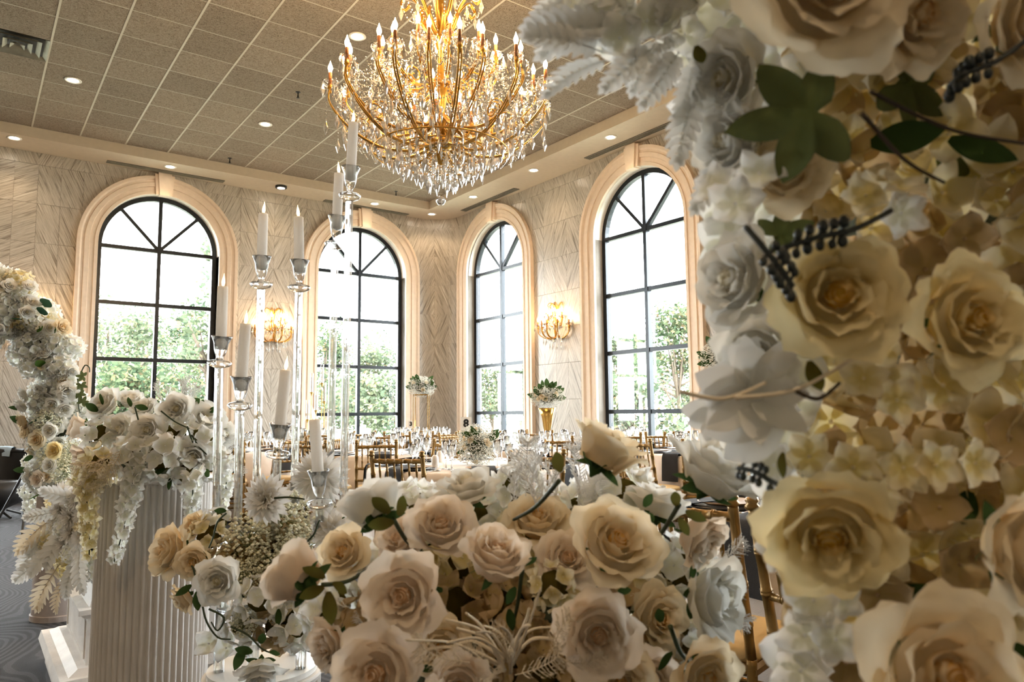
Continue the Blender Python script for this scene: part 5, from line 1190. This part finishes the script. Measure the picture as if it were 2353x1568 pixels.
for k in range(13):
    px, py = R(1130, 1360), R(1130, 1200); lace(BR, spot(BR, px, py, R(.84, .92)), vdir(R(-.6, .6), 1, R(-.2, .3)), rpx(R(85, 130), .88), k % 2, R(0, 6))
for k in range(9): lace(BR, spot(BR, R(740, 830), R(1380, 1430), R(.82, .88)), vdir(R(-1, .6), R(-.6, 1), R(.1, .5)), rpx(R(60, 95), .85), k % 2, R(0, 6))
for k in range(8): lace(BR, spot(BR, R(1560, 1640), R(1290, 1440), R(.80, .86)), vdir(R(.3, 1), R(-.4, .9), R(0, .4)), rpx(R(70, 110), .83), k % 2, R(0, 6))
for k in range(16):
    a = R(0, 2*PI); c0_, c1_ = 1160+R(-20, 20), 1530+R(-20, 20); L = R(110, 230); A, B = spot(BR, c0_, c1_, .70), spot(BR, c0_+L*math.cos(a), c1_-abs(L*math.sin(a))*.8, R(.58, .70))
    twig(BR, [A, A.lerp(B, .5)+vdir(R(-1, 1), 1, 0)*.012, B], R(.0014, .0022), 'straw', 'straw', 5)
for k in range(7): lace(BR, spot(BR, R(1050, 1300), R(1500, 1560), .64), vdir(R(-1, 1), R(.2, 1), .4), rpx(R(90, 150), .62), 2, R(0, 6))
for a in (((740, 1345), (860, 1298), .70, .74), ((1285, 1105), (1180, 1195), .71, .80), ((1560, 1160), (1480, 1260), .68, .78), ((1200, 1310), (1180, 1430), .72, .78), ((1540, 1440), (1580, 1520), .72, .76), ((905, 1195), (960, 1260), .73, .82)): stem_to(BR, a[0], a[1], a[2], a[3], .0026)
scatter_leaves(BR, [(955, 1285, .70, -.6, .5, .3, 40), (1075, 1195, .82, .1, 1, .2, 36), (1185, 1350, .70, -.5, -.6, .5, 50), (1205, 1300, .70, .6, .7, .3, 44), (1000, 1360, .76, .5, .5, .5, 40), (1500, 1200, .74, -.5, .7, .4, 50), (1600, 1310, .70, -.6, -.2, .6, 38), (1520, 1430, .74, -.3, .9, .3, 50), (1545, 1500, .70, -.8, -.4, .4, 60), (965, 1540, .66, .8, .4, .3, 45), (1420, 1360, .74, .8, .3, .4, 38), (1170, 1400, .74, .1, -1, .3, 50), (1480, 1165, .74, .4, .8, .3, 44)])
scatter_leaves(BR, [(745, 1330, .69, -.6, .8, .4, 75), (745, 1350, .69, -.9, -.3, .4, 65), (755, 1360, .69, .1, -1, .3, 80), (765, 1340, .69, .9, -.3, .3, 55), (895, 1180, .71, -.7, .9, .3, 70), (905, 1200, .71, -1, -.1, .4, 70), (915, 1185, .71, .5, 1, .2, 65), (1290, 1085, .70, -.4, .9, .3, 70), (1555, 1165, .68, -.2, 1, .3, 55), (1575, 1175, .68, .9, -.5, .3, 55), (1560, 1190, .68, .5, -.9, .4, 50)], 'olive')

# ---------------------------------------------------------------- rose column at the right, close to the lens
c0 = at_d(2230, 800, .66); RC = thing('rose_column', 'floral column of cream roses and hydrangea filling the right side', 'flowers', (c0.x, c0.y, 0))
MB().lathe([(.001, .0), (.16, .0), (.16, .02), (.03, .03), (.03, .5), (.10, .56), (.105, 1.0), (.11, 1.62), (.08, 1.7), (.0005, 1.72)], 20).build('foliage_core', 'floral_foam', RC, True)
random.seed(33)
for px, py, d, r, ax, kd in (
  (1880, -30, .345, 225, (-.05, -.25, 1), 'cream_a'), (2075, 30, .375, 150, (.3, -.45, 1), 'cream_b'), (1912, 690, .385, 172, (-.22, .12, 1), 'yellow_a'), (2195, 740, .39, 158, (.12, .10, 1), 'yellow_b'), (1900, 1200, .39, 178, (-.35, -.30, 1), 'yellow_a'),
  (2320, 1255, .375, 170, (.35, .05, 1), 'cream_a'), (2140, 1545, .345, 205, (.0, .30, 1), 'cream_b'), (1715, 650, .44, 125, (-.80, .12, .45), 'white_b'), (1745, 800, .46, 105, (-.5, -.35, .7), 'white_a'), (1690, 180, .45, 120, (-.7, -.2, .5), 'white_b'), (1700, 330, .45, 120, (-.8, .0, .45), 'white_bud'),
  (1800, 400, .45, 105, (-.25, .0, 1), 'cream_b'), (2330, 60, .40, 140, (.2, -.2, 1), 'cream_b')):
    rose(RC, spot(RC, px, py, d), vdir(*ax), rpx(r, d), kd)
def in_column(px, py):
    edge = [(-100, 1560), (100, 1570), (300, 1640), (450, 1650), (600, 1680), (800, 1700), (880, 1640), (980, 1660), (1040, 1800), (1100, 1800), (1200, 1790), (1330, 1830), (1600, 1830)]
    for (y0, x0), (y1, x1) in zip(edge, edge[1:]):
        if y0 <= py <= y1: return px > x0+(x1-x0)*(py-y0)/(y1-y0)
    return px > 1800
placed = []; tries = 0
while len(placed) < 215 and tries < 9000:
    tries += 1; px, py = R(1560, 2420), R(-80, 1620)
    if not in_column(px, py) or any((px-a)**2+(py-b)**2 < 56**2 for a, b in placed): continue
    placed.append((px, py)); rel = (px-1700)/650; d = .50-.04*min(1, rel)+R(-.02, .02); left = px < 1850
    mt = 'floret_white' if left else random.choice(['floret_cream', 'floret_cream', 'floret_tan', 'floret_tan', 'floret_cream'])
    floret(RC, spot(RC, px, py, d), vdir(R(-.7, .3)-(.5 if left else 0), R(-.4, .5), 1), rpx(R(68, 92), d), mt)
for px, py, d, r, mt, ax in ((1690, 468, .375, 72, 'floret_white', (-.3, .1, 1)), (1745, 400, .395, 66, 'floret_white', (-.3, .5, .8)), (1645, 425, .40, 60, 'floret_white', (-.7, .3, .6)), (2055, 430, .38, 78, 'floret_cream', (.1, .8, .5)), (1990, 450, .39, 60, 'floret_cream', (-.6, .3, .8)), (2070, 490, .38, 66, 'floret_white', (.1, -.2, 1)),
  (2075, 1075, .39, 68, 'floret_cream', (-.1, .1, 1)), (2150, 1070, .385, 66, 'floret_cream', (.1, .2, 1)), (2240, 1065, .39, 62, 'floret_cream', (.2, .1, 1)), (1960, 1075, .40, 70, 'floret_cream', (-.3, .2, 1)), (1860, 1050, .42, 66, 'floret_cream', (-.4, .3, .9)), (2010, 1130, .40, 62, 'floret_cream', (0, -.3, 1)),
  (1985, 870, .39, 62, 'floret_cream', (-.4, .3, 1)), (2060, 920, .39, 66, 'floret_cream', (0, .2, 1)), (1870, 1380, .40, 72, 'floret_white', (-.5, .3, .8)), (1850, 1460, .40, 74, 'floret_white', (-.5, 0, .8)), (1920, 1470, .39, 66, 'floret_white', (-.2, .2, 1)), (1840, 1540, .40, 74, 'floret_white', (-.5, -.2, .8)), (1930, 1380, .42, 60, 'floret_white', (-.3, .5, .8)), (1780, 1070, .43, 62, 'floret_white', (-.7, .2, .6)), (1790, 1260, .43, 62, 'floret_white', (-.8, 0, .5))):
    floret(RC, spot(RC, px, py, d), vdir(*ax), rpx(r, d), mt, True)
for k in range(26):                                   # arch goes on above the view, unseen clusters added to block overhead light
    px, py = R(1500, 2500), R(-620, -160); d = R(.36, .58); cluster(RC, spot(RC, px, py, d), rpx(R(110, 150), d), random.choice(['floret_white', 'floret_cream']))
MB().tube(bez([(0, 0, 1.6), Vector((-.03, -.05, 1.85)), spot(RC, 2000, -420, .52), spot(RC, 1500, -520, .56)], 12), .06, 10).build('unseen_arch_core', 'floral_foam', RC, True)  # foam core out of view, added with the clusters to block overhead light
for k in range(20): floret(RC, spot(RC, R(1300, 1600), R(-20, 90), R(.44, .48)), vdir(R(-.8, .2), R(-.6, .3), 1), rpx(R(46, 66), .46), 'floret_white')
for k in range(14):
    px, py = R(1300, 1640), R(-10, 150); put_leaf(RC, spot(RC, px, py, R(.44, .48)), vdir(R(-1, .1), R(-1, .2), R(0, .4)), rpx(R(110, 170), .46), 'white_lobed', None, R(-.6, .6))
# white lobed leaves and petals sticking out at the left
for px, py, d, a, b, c, L in ((1420, 60, .45, -1, -.1, .2, 190), (1400, 40, .46, -.9, -.55, .2, 170), (1450, 20, .45, -1, .25, .2, 200), (1470, 70, .46, -.45, -1, .2, 130), (1350, 10, .47, -1, -.4, .2, 130), (1560, 120, .45, -.6, -.9, .3, 150), (1600, 200, .46, -.3, -1, .2, 170), (1660, 350, .46, -.5, -1, .2, 140), (1340, -20, .47, -.8, -.5, .2, 130), (1500, 110, .45, -.8, -.7, .2, 140)):
    put_leaf(RC, spot(RC, px, py, d), vdir(a, b, c), rpx(L, d), 'white_lobed', None, R(-.5, .5))
for px, py, d, a, b, c, L in ((1800, 900, .42, -1, .05, .1, 230), (1790, 930, .41, -1, -.25, .15, 220), (1780, 880, .43, -.8, .6, .1, 160), (1800, 960, .42, -.9, -.5, .2, 200), (1730, 600, .43, -1, .3, .2, 110), (1700, 720, .44, -1, -.2, .2, 90), (1860, 1390, .42, -.7, .6, .2, 120)):
    put_leaf(RC, spot(RC, px, py, d), vdir(a, b, c), rpx(L, d), 'white', None, R(-.3, .3))
link('ivy_leaf', IVY, RC, frame(spot(RC, 1865, 255, .385), vdir(-.15, .1, 1), 0, rpx(195, .385)) @ Matrix.Rotation(3.9, 4, 'Z')); link('ivy_leaf', IVY, RC, frame(spot(RC, 2090, 190, .44), vdir(.3, .1, 1), 2, rpx(140, .44))); link('ivy_leaf', IVY, RC, frame(spot(RC, 2240, 420, .47), vdir(.2, -.2, 1), 4, rpx(130, .47))); link('ivy_leaf', IVY, RC, frame(spot(RC, 1790, 540, .46), vdir(-.3, .1, 1), 1, rpx(85, .46)))
scatter_leaves(RC, [(2180, 320, .44, .7, -.5, .3, 150), (2000, 330, .45, .9, .1, .3, 150), (2060, 150, .42, .8, .4, .3, 140), (2230, 960, .46, .9, -.3, .3, 150), (2280, 620, .47, -.6, -.6, .3, 130), (2080, 1350, .46, .8, -.3, .3, 150), (2250, 1420, .44, -.4, -.8, .3, 130), (2330, 1480, .42, .5, -.7, .3, 130), (2230, 1130, .47, -.5, -.6, .4, 110), (1760, 300, .46, -.3, -.9, .4, 80)]); scatter_leaves(RC, [(1600, 105, .44, .2, -1, .3, 70), (1730, 300, .44, -.3, -1, .3, 60), (1800, 1040, .42, -.4, -.9, .3, 70), (1830, 1110, .42, .9, .2, .3, 60), (1860, 830, .40, .1, -1, .4, 90)], 'olive')
def berries(root, path, n, r):
    P = bez([spot(root, x, y, d) for x, y, d in path], 20); o = MB().tube(P, .0016, 6).build('berry_sprig', 'berry_dark', root, True)
    for k in range(n):
        q = P[int(len(P)*(.42+.57*k/n))]; s = 1 if k % 2 else -1; e = q+vdir(.35*s+R(-.2, .2), s, .2)*r*2.2; m = MB(); m.tube([q, e], .0009, 5); m.ball(e, r*R(.8, 1.1), 8, 6, (1, 1, 1.25)); m.build('berry', 'berry_dark', o, True)
berries(RC, [(2048, 484, .37), (1960, 528, .365), (1880, 545, .365), (1800, 570, .365)], 11, .0026); berries(RC, [(1712, 520, .365), (1755, 570, .36), (1795, 620, .36), (1822, 660, .36)], 11, .0025); berries(RC, [(2360, 90, .38), (2290, 140, .38), (2215, 170, .38), (2180, 200, .39)], 11, .0028); berries(RC, [(1850, 1135, .38), (1780, 1110, .40), (1735, 1085, .41), (1695, 1075, .42)], 9, .0020)
for cx_, cy2, d_, L_, n_ in ((1725, 905, .41, 165, 8), (1650, 950, .44, 110, 7), (1700, 845, .45, 95, 6)):
    for k in range(n_):
        a = 2*PI*k/n_+R(-.2, .2); put_leaf(RC, spot(RC, cx_, cy2, d_), vdir(math.cos(a)-.25, math.sin(a)*.8, .25+R(-.2, .2)), rpx(L_*R(.8, 1.1), d_), 'white', None, R(-.5, .5))
for p, q in (((1690, 915), (1960, 825)), ((1560, 900), (1760, 880)), ((1830, 900), (1930, 880)), ((1980, 260), (2170, 420)), ((2000, 210), (2353, 330))): stem_to(RC, p, q, .375, .38, .0013, 'stem_brown' if p[0] > 1800 else 'straw')

# ---------------------------------------------------------------- white rose arrangement on the large ribbed plinth
PA = thing('plinth_roses', 'white rose and hydrangea arrangement with trailing garlands on the large plinth', 'flowers', (PLAp.x, PLAp.y, hA+.001)); random.seed(44)
MB().lathe([(.0005, 0), (.11, 0), (.12, .05), (.10, .11), (.0005, .14)], 20).build('foliage_core', 'floral_foam', PA, True)
for px, py, d, r, ax, kd in ((250, 935, 2.35, 46, (-.3, .55, .75), 'white_a'), (410, 942, 2.30, 44, (.1, .25, 1), 'white_a'), (345, 988, 2.24, 46, (0, .15, 1), 'white_a'), (300, 928, 2.42, 38, (.2, .8, .3), 'white_bud'), (190, 985, 2.35, 42, (-.8, .2, .4), 'blush_bud'), (207, 1050, 2.28, 46, (-.4, -.5, .7), 'blush_b'), (448, 1047, 2.24, 44, (.2, -.1, 1), 'white_b'), (470, 968, 2.35, 48, (.45, .4, .6), 'white_b'), (335, 950, 2.38, 40, (-.1, .6, .5), 'white_b'), (505, 1000, 2.40, 40, (.8, .1, .3), 'white_bud'), (285, 990, 2.30, 42, (-.2, .3, .9), 'white_b')):
    rose(PA, spot(PA, px, py, d), vdir(*ax), rpx(r, d), kd)
for px, py, d, r, n, mt, ax in ((375, 1050, 2.20, 52, 16, 'floret_white', (.1, -.2, 1)), (310, 1045, 2.20, 46, 14, 'floret_white', (-.1, -.2, 1)), (430, 1085, 2.22, 40, 12, 'floret_white', (.2, -.4, .9)), (485, 1062, 2.28, 40, 12, 'floret_white', (.6, -.2, .7)), (240, 1065, 2.22, 46, 14, 'floret_cream', (-.3, -.4, .9)), (400, 1000, 2.28, 44, 12, 'floret_white', (0, .2, 1)), (240, 1000, 2.30, 42, 12, 'floret_white', (-.4, .1, .9)), (460, 1010, 2.28, 44, 12, 'floret_white', (.4, .1, .9)), (205, 1100, 2.26, 36, 10, 'floret_cream', (-.5, -.5, .7))):
    hydrangea(PA, spot(PA, px, py, d), vdir(*ax), rpx(r, d), n, mt, .50, 1.2)
for k in range(5): lace(PA, spot(PA, R(250, 300), R(1030, 1075), 2.16), vdir(R(-1, .2), R(-1, -.2), .5), rpx(R(60, 95), 2.2), 2, R(0, 6))
for k in range(8): lace(PA, spot(PA, R(380, 430), R(925, 950), 2.42), vdir(R(-.7, .9), 1, R(-.3, .3)), rpx(R(40, 70), 2.4), 0, R(0, 6))
for k in range(6): lace(PA, spot(PA, R(500, 520), R(1000, 1080), 2.4), vdir(1, R(-.8, .6), .2), rpx(R(40, 65), 2.4), 0, R(0, 6))
garland(PA, [spot(PA, 318, 1075, 2.16), spot(PA, 300, 1130, 2.14), spot(PA, 288, 1200, 2.15), spot(PA, 262, 1292, 2.17)], 'floret_white', .027, .0062); garland(PA, [spot(PA, 215, 1075, 2.18), spot(PA, 200, 1140, 2.17), spot(PA, 205, 1210, 2.18), spot(PA, 205, 1280, 2.19)], 'floret_cream', .028, .0062); garland(PA, [spot(PA, 445, 1085, 2.16), spot(PA, 443, 1130, 2.15), spot(PA, 440, 1170, 2.16), spot(PA, 436, 1215, 2.17)], 'floret_white', .023, .0062); garland(PA, [spot(PA, 512, 1060, 2.34), spot(PA, 520, 1110, 2.33), spot(PA, 512, 1150, 2.34), spot(PA, 506, 1190, 2.35)], 'floret_white', .024, .0065)
scatter_leaves(PA, [(225, 945, 2.30, -.5, .5, .5, 36), (235, 930, 2.30, .3, .9, .4, 34), (300, 935, 2.34, .2, .9, .4, 30), (440, 930, 2.34, .8, .5, .3, 36), (480, 945, 2.34, .9, .2, .3, 30), (380, 1075, 2.18, -.6, -.6, .5, 32), (470, 1080, 2.2, .7, -.4, .5, 34), (340, 940, 2.34, -.7, .3, .4, 30), (390, 1100, 2.18, .3, -.9, .4, 30), (455, 940, 2.36, .5, .8, .2, 32)])
for p, q in (((310, 935), (330, 1000)), ((370, 945), (435, 985)), ((430, 980), (450, 1030)), ((440, 1000), (475, 1045))): stem_to(PA, p, q, 2.22, 2.22, .0026)

# ---------------------------------------------------------------- flowers round the glass candelabra
CF = thing('candelabra_flowers', 'cream roses, white dahlias and baby breath round the candelabra base', 'flowers', (cb.x, cb.y, hB+.175)); random.seed(55)
MB().lathe([(.045, .0), (.085, .01), (.10, .05), (.08, .11), (.05, .13), (.035, .13)], 18).build('foliage_core', 'floral_foam', CF, True)
for px, py, d, r, ax, kd in ((405, 1270, 1.52, 68, (-.55, .35, .75), 'cream_b'), (455, 1288, 1.47, 52, (-.15, .05, 1), 'cream_a'), (507, 1330, 1.42, 62, (.04, .08, 1), 'white_a'), (600, 1528, 1.38, 60, (.15, -.75, .6), 'white_b'), (450, 1215, 1.60, 40, (-.3, .6, .6), 'cream_b'), (430, 1370, 1.54, 42, (-.6, -.4, .6), 'cream_b')):
    rose(CF, spot(CF, px, py, d), vdir(*ax), rpx(r, d), kd)
for px, py, d, r, ax, k in ((613, 1148, 1.50, 64, (-.1, .15, 1), 0), (735, 1098, 1.72, 74, (.1, .3, .9), 1), (768, 1225, 1.55, 60, (.25, .1, 1), 0), (690, 1130, 1.75, 44, (-.1, .6, .7), 1), (745, 1190, 1.62, 40, (0, .4, .8), 1)): dahlia(CF, spot(CF, px, py, d), vdir(*ax), rpx(r, d), k)
for px, py, d, r, kd in ((650, 1195, 1.60, 72, 'cream'), (570, 1245, 1.56, 66, 'cream'), (690, 1265, 1.56, 60, 'cream'), (795, 1180, 1.66, 36, 'cream'), (560, 1330, 1.50, 44, 'cream'), (560, 1430, 1.46, 34, 'cream'), (620, 1300, 1.54, 56, 'cream')): babys_breath(CF, spot(CF, px, py, d), rpx(r, d), kd)
for px, py, d, r, n, mt, ax in ((600, 1375, 1.46, 52, 9, 'floret_white', (0, .1, 1)), (690, 1430, 1.48, 56, 16, 'floret_white', (.3, -.2, .9)), (640, 1440, 1.50, 50, 12, 'floret_tan', (0, -.2, 1)), (480, 1235, 1.58, 44, 10, 'floret_cream', (-.3, .4, .8)), (500, 1200, 1.6, 34, 7, 'floret_white', (-.4, .6, .5)), (540, 1290, 1.58, 56, 12, 'floret_tan', (0, .2, 1)), (720, 1330, 1.52, 60, 14, 'floret_white', (.3, 0, .9)), (650, 1260, 1.62, 64, 14, 'floret_tan', (0, .3, 1)), (560, 1440, 1.5, 44, 10, 'floret_white', (-.2, -.3, .9)), (640, 1360, 1.56, 60, 12, 'floret_tan', (0, 0, 1))):
    hydrangea(CF, spot(CF, px, py, d), vdir(*ax), rpx(r, d), n, mt, .50, 1.2)
for pts in (((465, 1390), (475, 1430), (500, 1465), (530, 1470)), ((480, 1400), (515, 1420), (500, 1450), (485, 1430)), ((530, 1440), (570, 1460), (600, 1490), (620, 1500)), ((520, 1180), (500, 1200), (490, 1235), (480, 1260)), ((630, 1145), (660, 1143), (690, 1146), (700, 1148)), ((690, 1260), (720, 1230), (730, 1205), (735, 1195)), ((460, 1350), (450, 1330), (445, 1310), (440, 1300))):
    twig(CF, [spot(CF, x, y, 1.40) for x, y in pts], .0022, 'stem_green', 'vine', 5)
scatter_leaves(CF, [(452, 1360, 1.42, .3, -1, .3, 45), (440, 1345, 1.42, -.6, -.5, .4, 40), (580, 1500, 1.36, -.7, .4, .3, 45), (600, 1480, 1.36, .2, .9, .3, 40), (560, 1490, 1.36, -.3, -.8, .3, 50), (520, 1175, 1.55, -.6, .2, .4, 30), (780, 1200, 1.56, .7, .3, .3, 30), (640, 1400, 1.44, .2, -.9, .3, 40), (620, 1500, 1.36, .9, .2, .3, 35)])
# loose crisp petals along the acrylic base
for px, py in ((480, 1480), (520, 1490), (690, 1400), (720, 1470)): floret(CF, spot(CF, px, py, 1.55), vdir(-.3, .6, .8), rpx(36, 1.55), 'floret_white')

# ---------------------------------------------------------------- dusty leaves on the box pedestal
DP = thing('pedestal_leaves', 'white dusty leaves, dahlias and cream sprays on the box pedestal', 'flowers', (.56, 3.66, .491)); random.seed(66)
MB().lathe([(.0005, 0), (.09, 0), (.12, .12), (.11, .26), (.0005, .34)], 18).build('foliage_core', 'floral_foam', DP, True)
for k in range(14): cluster(DP, Vector((R(-.16, .14), R(-.14, .12), R(.06, .36))), R(.05, .07), 'floret_white')
for px, py, d, a, b, c, L in ((190, 1200, 3.0, .1, -1, .3, 120), (165, 1190, 3.05, -.4, -1, .3, 130), (185, 1260, 2.95, .2, -1, .3, 110), (150, 1170, 3.05, -1, -.2, .3, 95), (140, 1240, 3.05, -.7, -.9, .3, 110), (200, 1150, 3.0, -1, .3, .3, 110), (120, 1215, 3.1, -.7, -.9, .3, 85), (170, 1290, 3.0, -.1, -1, .3, 90)): put_leaf(DP, spot(DP, px, py, d), vdir(a, b, c), rpx(L*.8, d), 'white_lobed', None, R(-.3, .3))
for px, py, d, a, b, c, L in ((130, 1185, 3.1, -.9, -.8, .2, 110), (110, 1225, 3.1, -.7, -1, .2, 90), (135, 1300, 3.05, -.5, -1, .2, 100), (120, 1270, 3.1, -.9, -.7, .2, 90), (150, 1330, 3.0, -.3, -1, .2, 70)): put_leaf(DP, spot(DP, px, py, d), vdir(a, b, c), rpx(L, d), 'cream_lobed' if px > 125 else 'white_lobed', None, R(-.3, .3))
for px, py, d, r, k in ((150, 1140, 3.05, 42, 1), (175, 1120, 3.1, 36, 0), (165, 1190, 3.0, 40, 1), (130, 1200, 3.1, 34, 1), (195, 1180, 2.98, 38, 0), (150, 1250, 3.02, 34, 1), (180, 1150, 2.98, 34, 1), (140, 1170, 3.02, 32, 0), (190, 1235, 2.94, 34, 1), (165, 1225, 2.98, 34, 0)): dahlia(DP, spot(DP, px, py, d), vdir(-.3, .2, 1), rpx(r, d), k)
for px, py, d, r, mt in ((140, 1160, 3.12, 34, 'floret_cream'), (125, 1270, 3.1, 30, 'floret_cream'), (185, 1240, 3.1, 36, 'floret_white'), (160, 1310, 3.08, 30, 'floret_cream'), (190, 1310, 3.05, 34, 'floret_white'), (150, 1215, 3.0, 26, 'floret_white'), (175, 1150, 3.0, 26, 'floret_white'), (110, 1240, 3.1, 24, 'floret_cream'), (165, 1270, 2.98, 24, 'floret_white'), (200, 1215, 2.95, 26, 'floret_cream')): cluster(DP, spot(DP, px, py, d), rpx(r, d), mt)

# ---------------------------------------------------------------- white floral arch at the far left
q0 = at_d(147, 1250, 4.36); AR = thing('floral_arch', 'white rose and hydrangea arch curving up at the left edge', 'flowers', (q0.x, q0.y, 1.006)); random.seed(77)
AP = [(150, 1085, 4.30), (148, 1020, 4.28), (150, 945, 4.25), (138, 870, 4.22), (112, 800, 4.20), (65, 737, 4.18), (10, 692, 4.15), (-60, 650, 4.12)]
apts = bez([spot(AR, *p) for p in AP], 42); MB().tube(apts, .05, 8).build('frame_core', 'floral_foam', AR, True)
for k in range(110):
    q = apts[int(R(0, len(apts)-1))]; off = vdir(R(-1, 1), R(-1, 1), R(-.1, 1))*R(.10, .19); cluster(AR, q+off*.8, R(.055, .085), 'floret_white' if random.random() < .95 else 'floret_cream')
for k in range(62):
    q = apts[int(R(0, len(apts)-1))]; ax = vdir(R(-.9, .9), R(-.7, .9), R(.4, 1)); rose(AR, q+ax*R(.15, .22), ax, R(.042, .060), random.choice(['white_a', 'white_a', 'white_b', 'white_a', 'white_bud', 'cream_a', 'white_b']), None, False)
for k in range(14):
    q = apts[int(R(0, len(apts)-1))]; ax = vdir(R(-1, 1), R(-.6, .6), R(.2, 1)); put_leaf(AR, q+ax*.19, ax, R(.07, .11), random.choice(['green', 'bright', 'euc']), None, R(-1, 1))
for px, py, d, r in ((120, 1050, 4.05, 34), (150, 1080, 4.0, 36), (110, 965, 4.05, 30), (165, 1040, 4.05, 30)): babys_breath(AR, spot(AR, px, py, d), rpx(r, d), 'cream')
for px, py, d, r, kd in ((130, 1035, 3.95, 24, 'yellow_a'), (120, 990, 4.0, 22, 'white_a'), (90, 1010, 4.05, 24, 'cream_b'), (118, 1068, 3.95, 20, 'white_b'), (90, 1100, 4.1, 20, 'blush_b')): rose(AR, spot(AR, px, py, d), vdir(-.1, .1, 1), rpx(r, d), kd, None, False)
for pts in (((185, 860), (195, 840), (205, 845), (206, 856)), ((178, 870), (182, 900), (180, 930), (184, 950))): twig(AR, [spot(AR, x, y, 4.1) for x, y in pts], .004, 'stem_green', 'vine', 5)
for px, py in ((190, 865), (186, 885), (182, 905), (188, 925)): link('ivy_leaf', IVY, AR, frame(spot(AR, px, py, 4.08), vdir(.2, .3, 1), R(0, 6), rpx(17, 4.08)))
for px, py, r in ((65, 1130, 20), (75, 1160, 22), (70, 1060, 18), (72, 1095, 16)): cluster(AR, spot(AR, px, py, 4.35), rpx(r, 4.35))
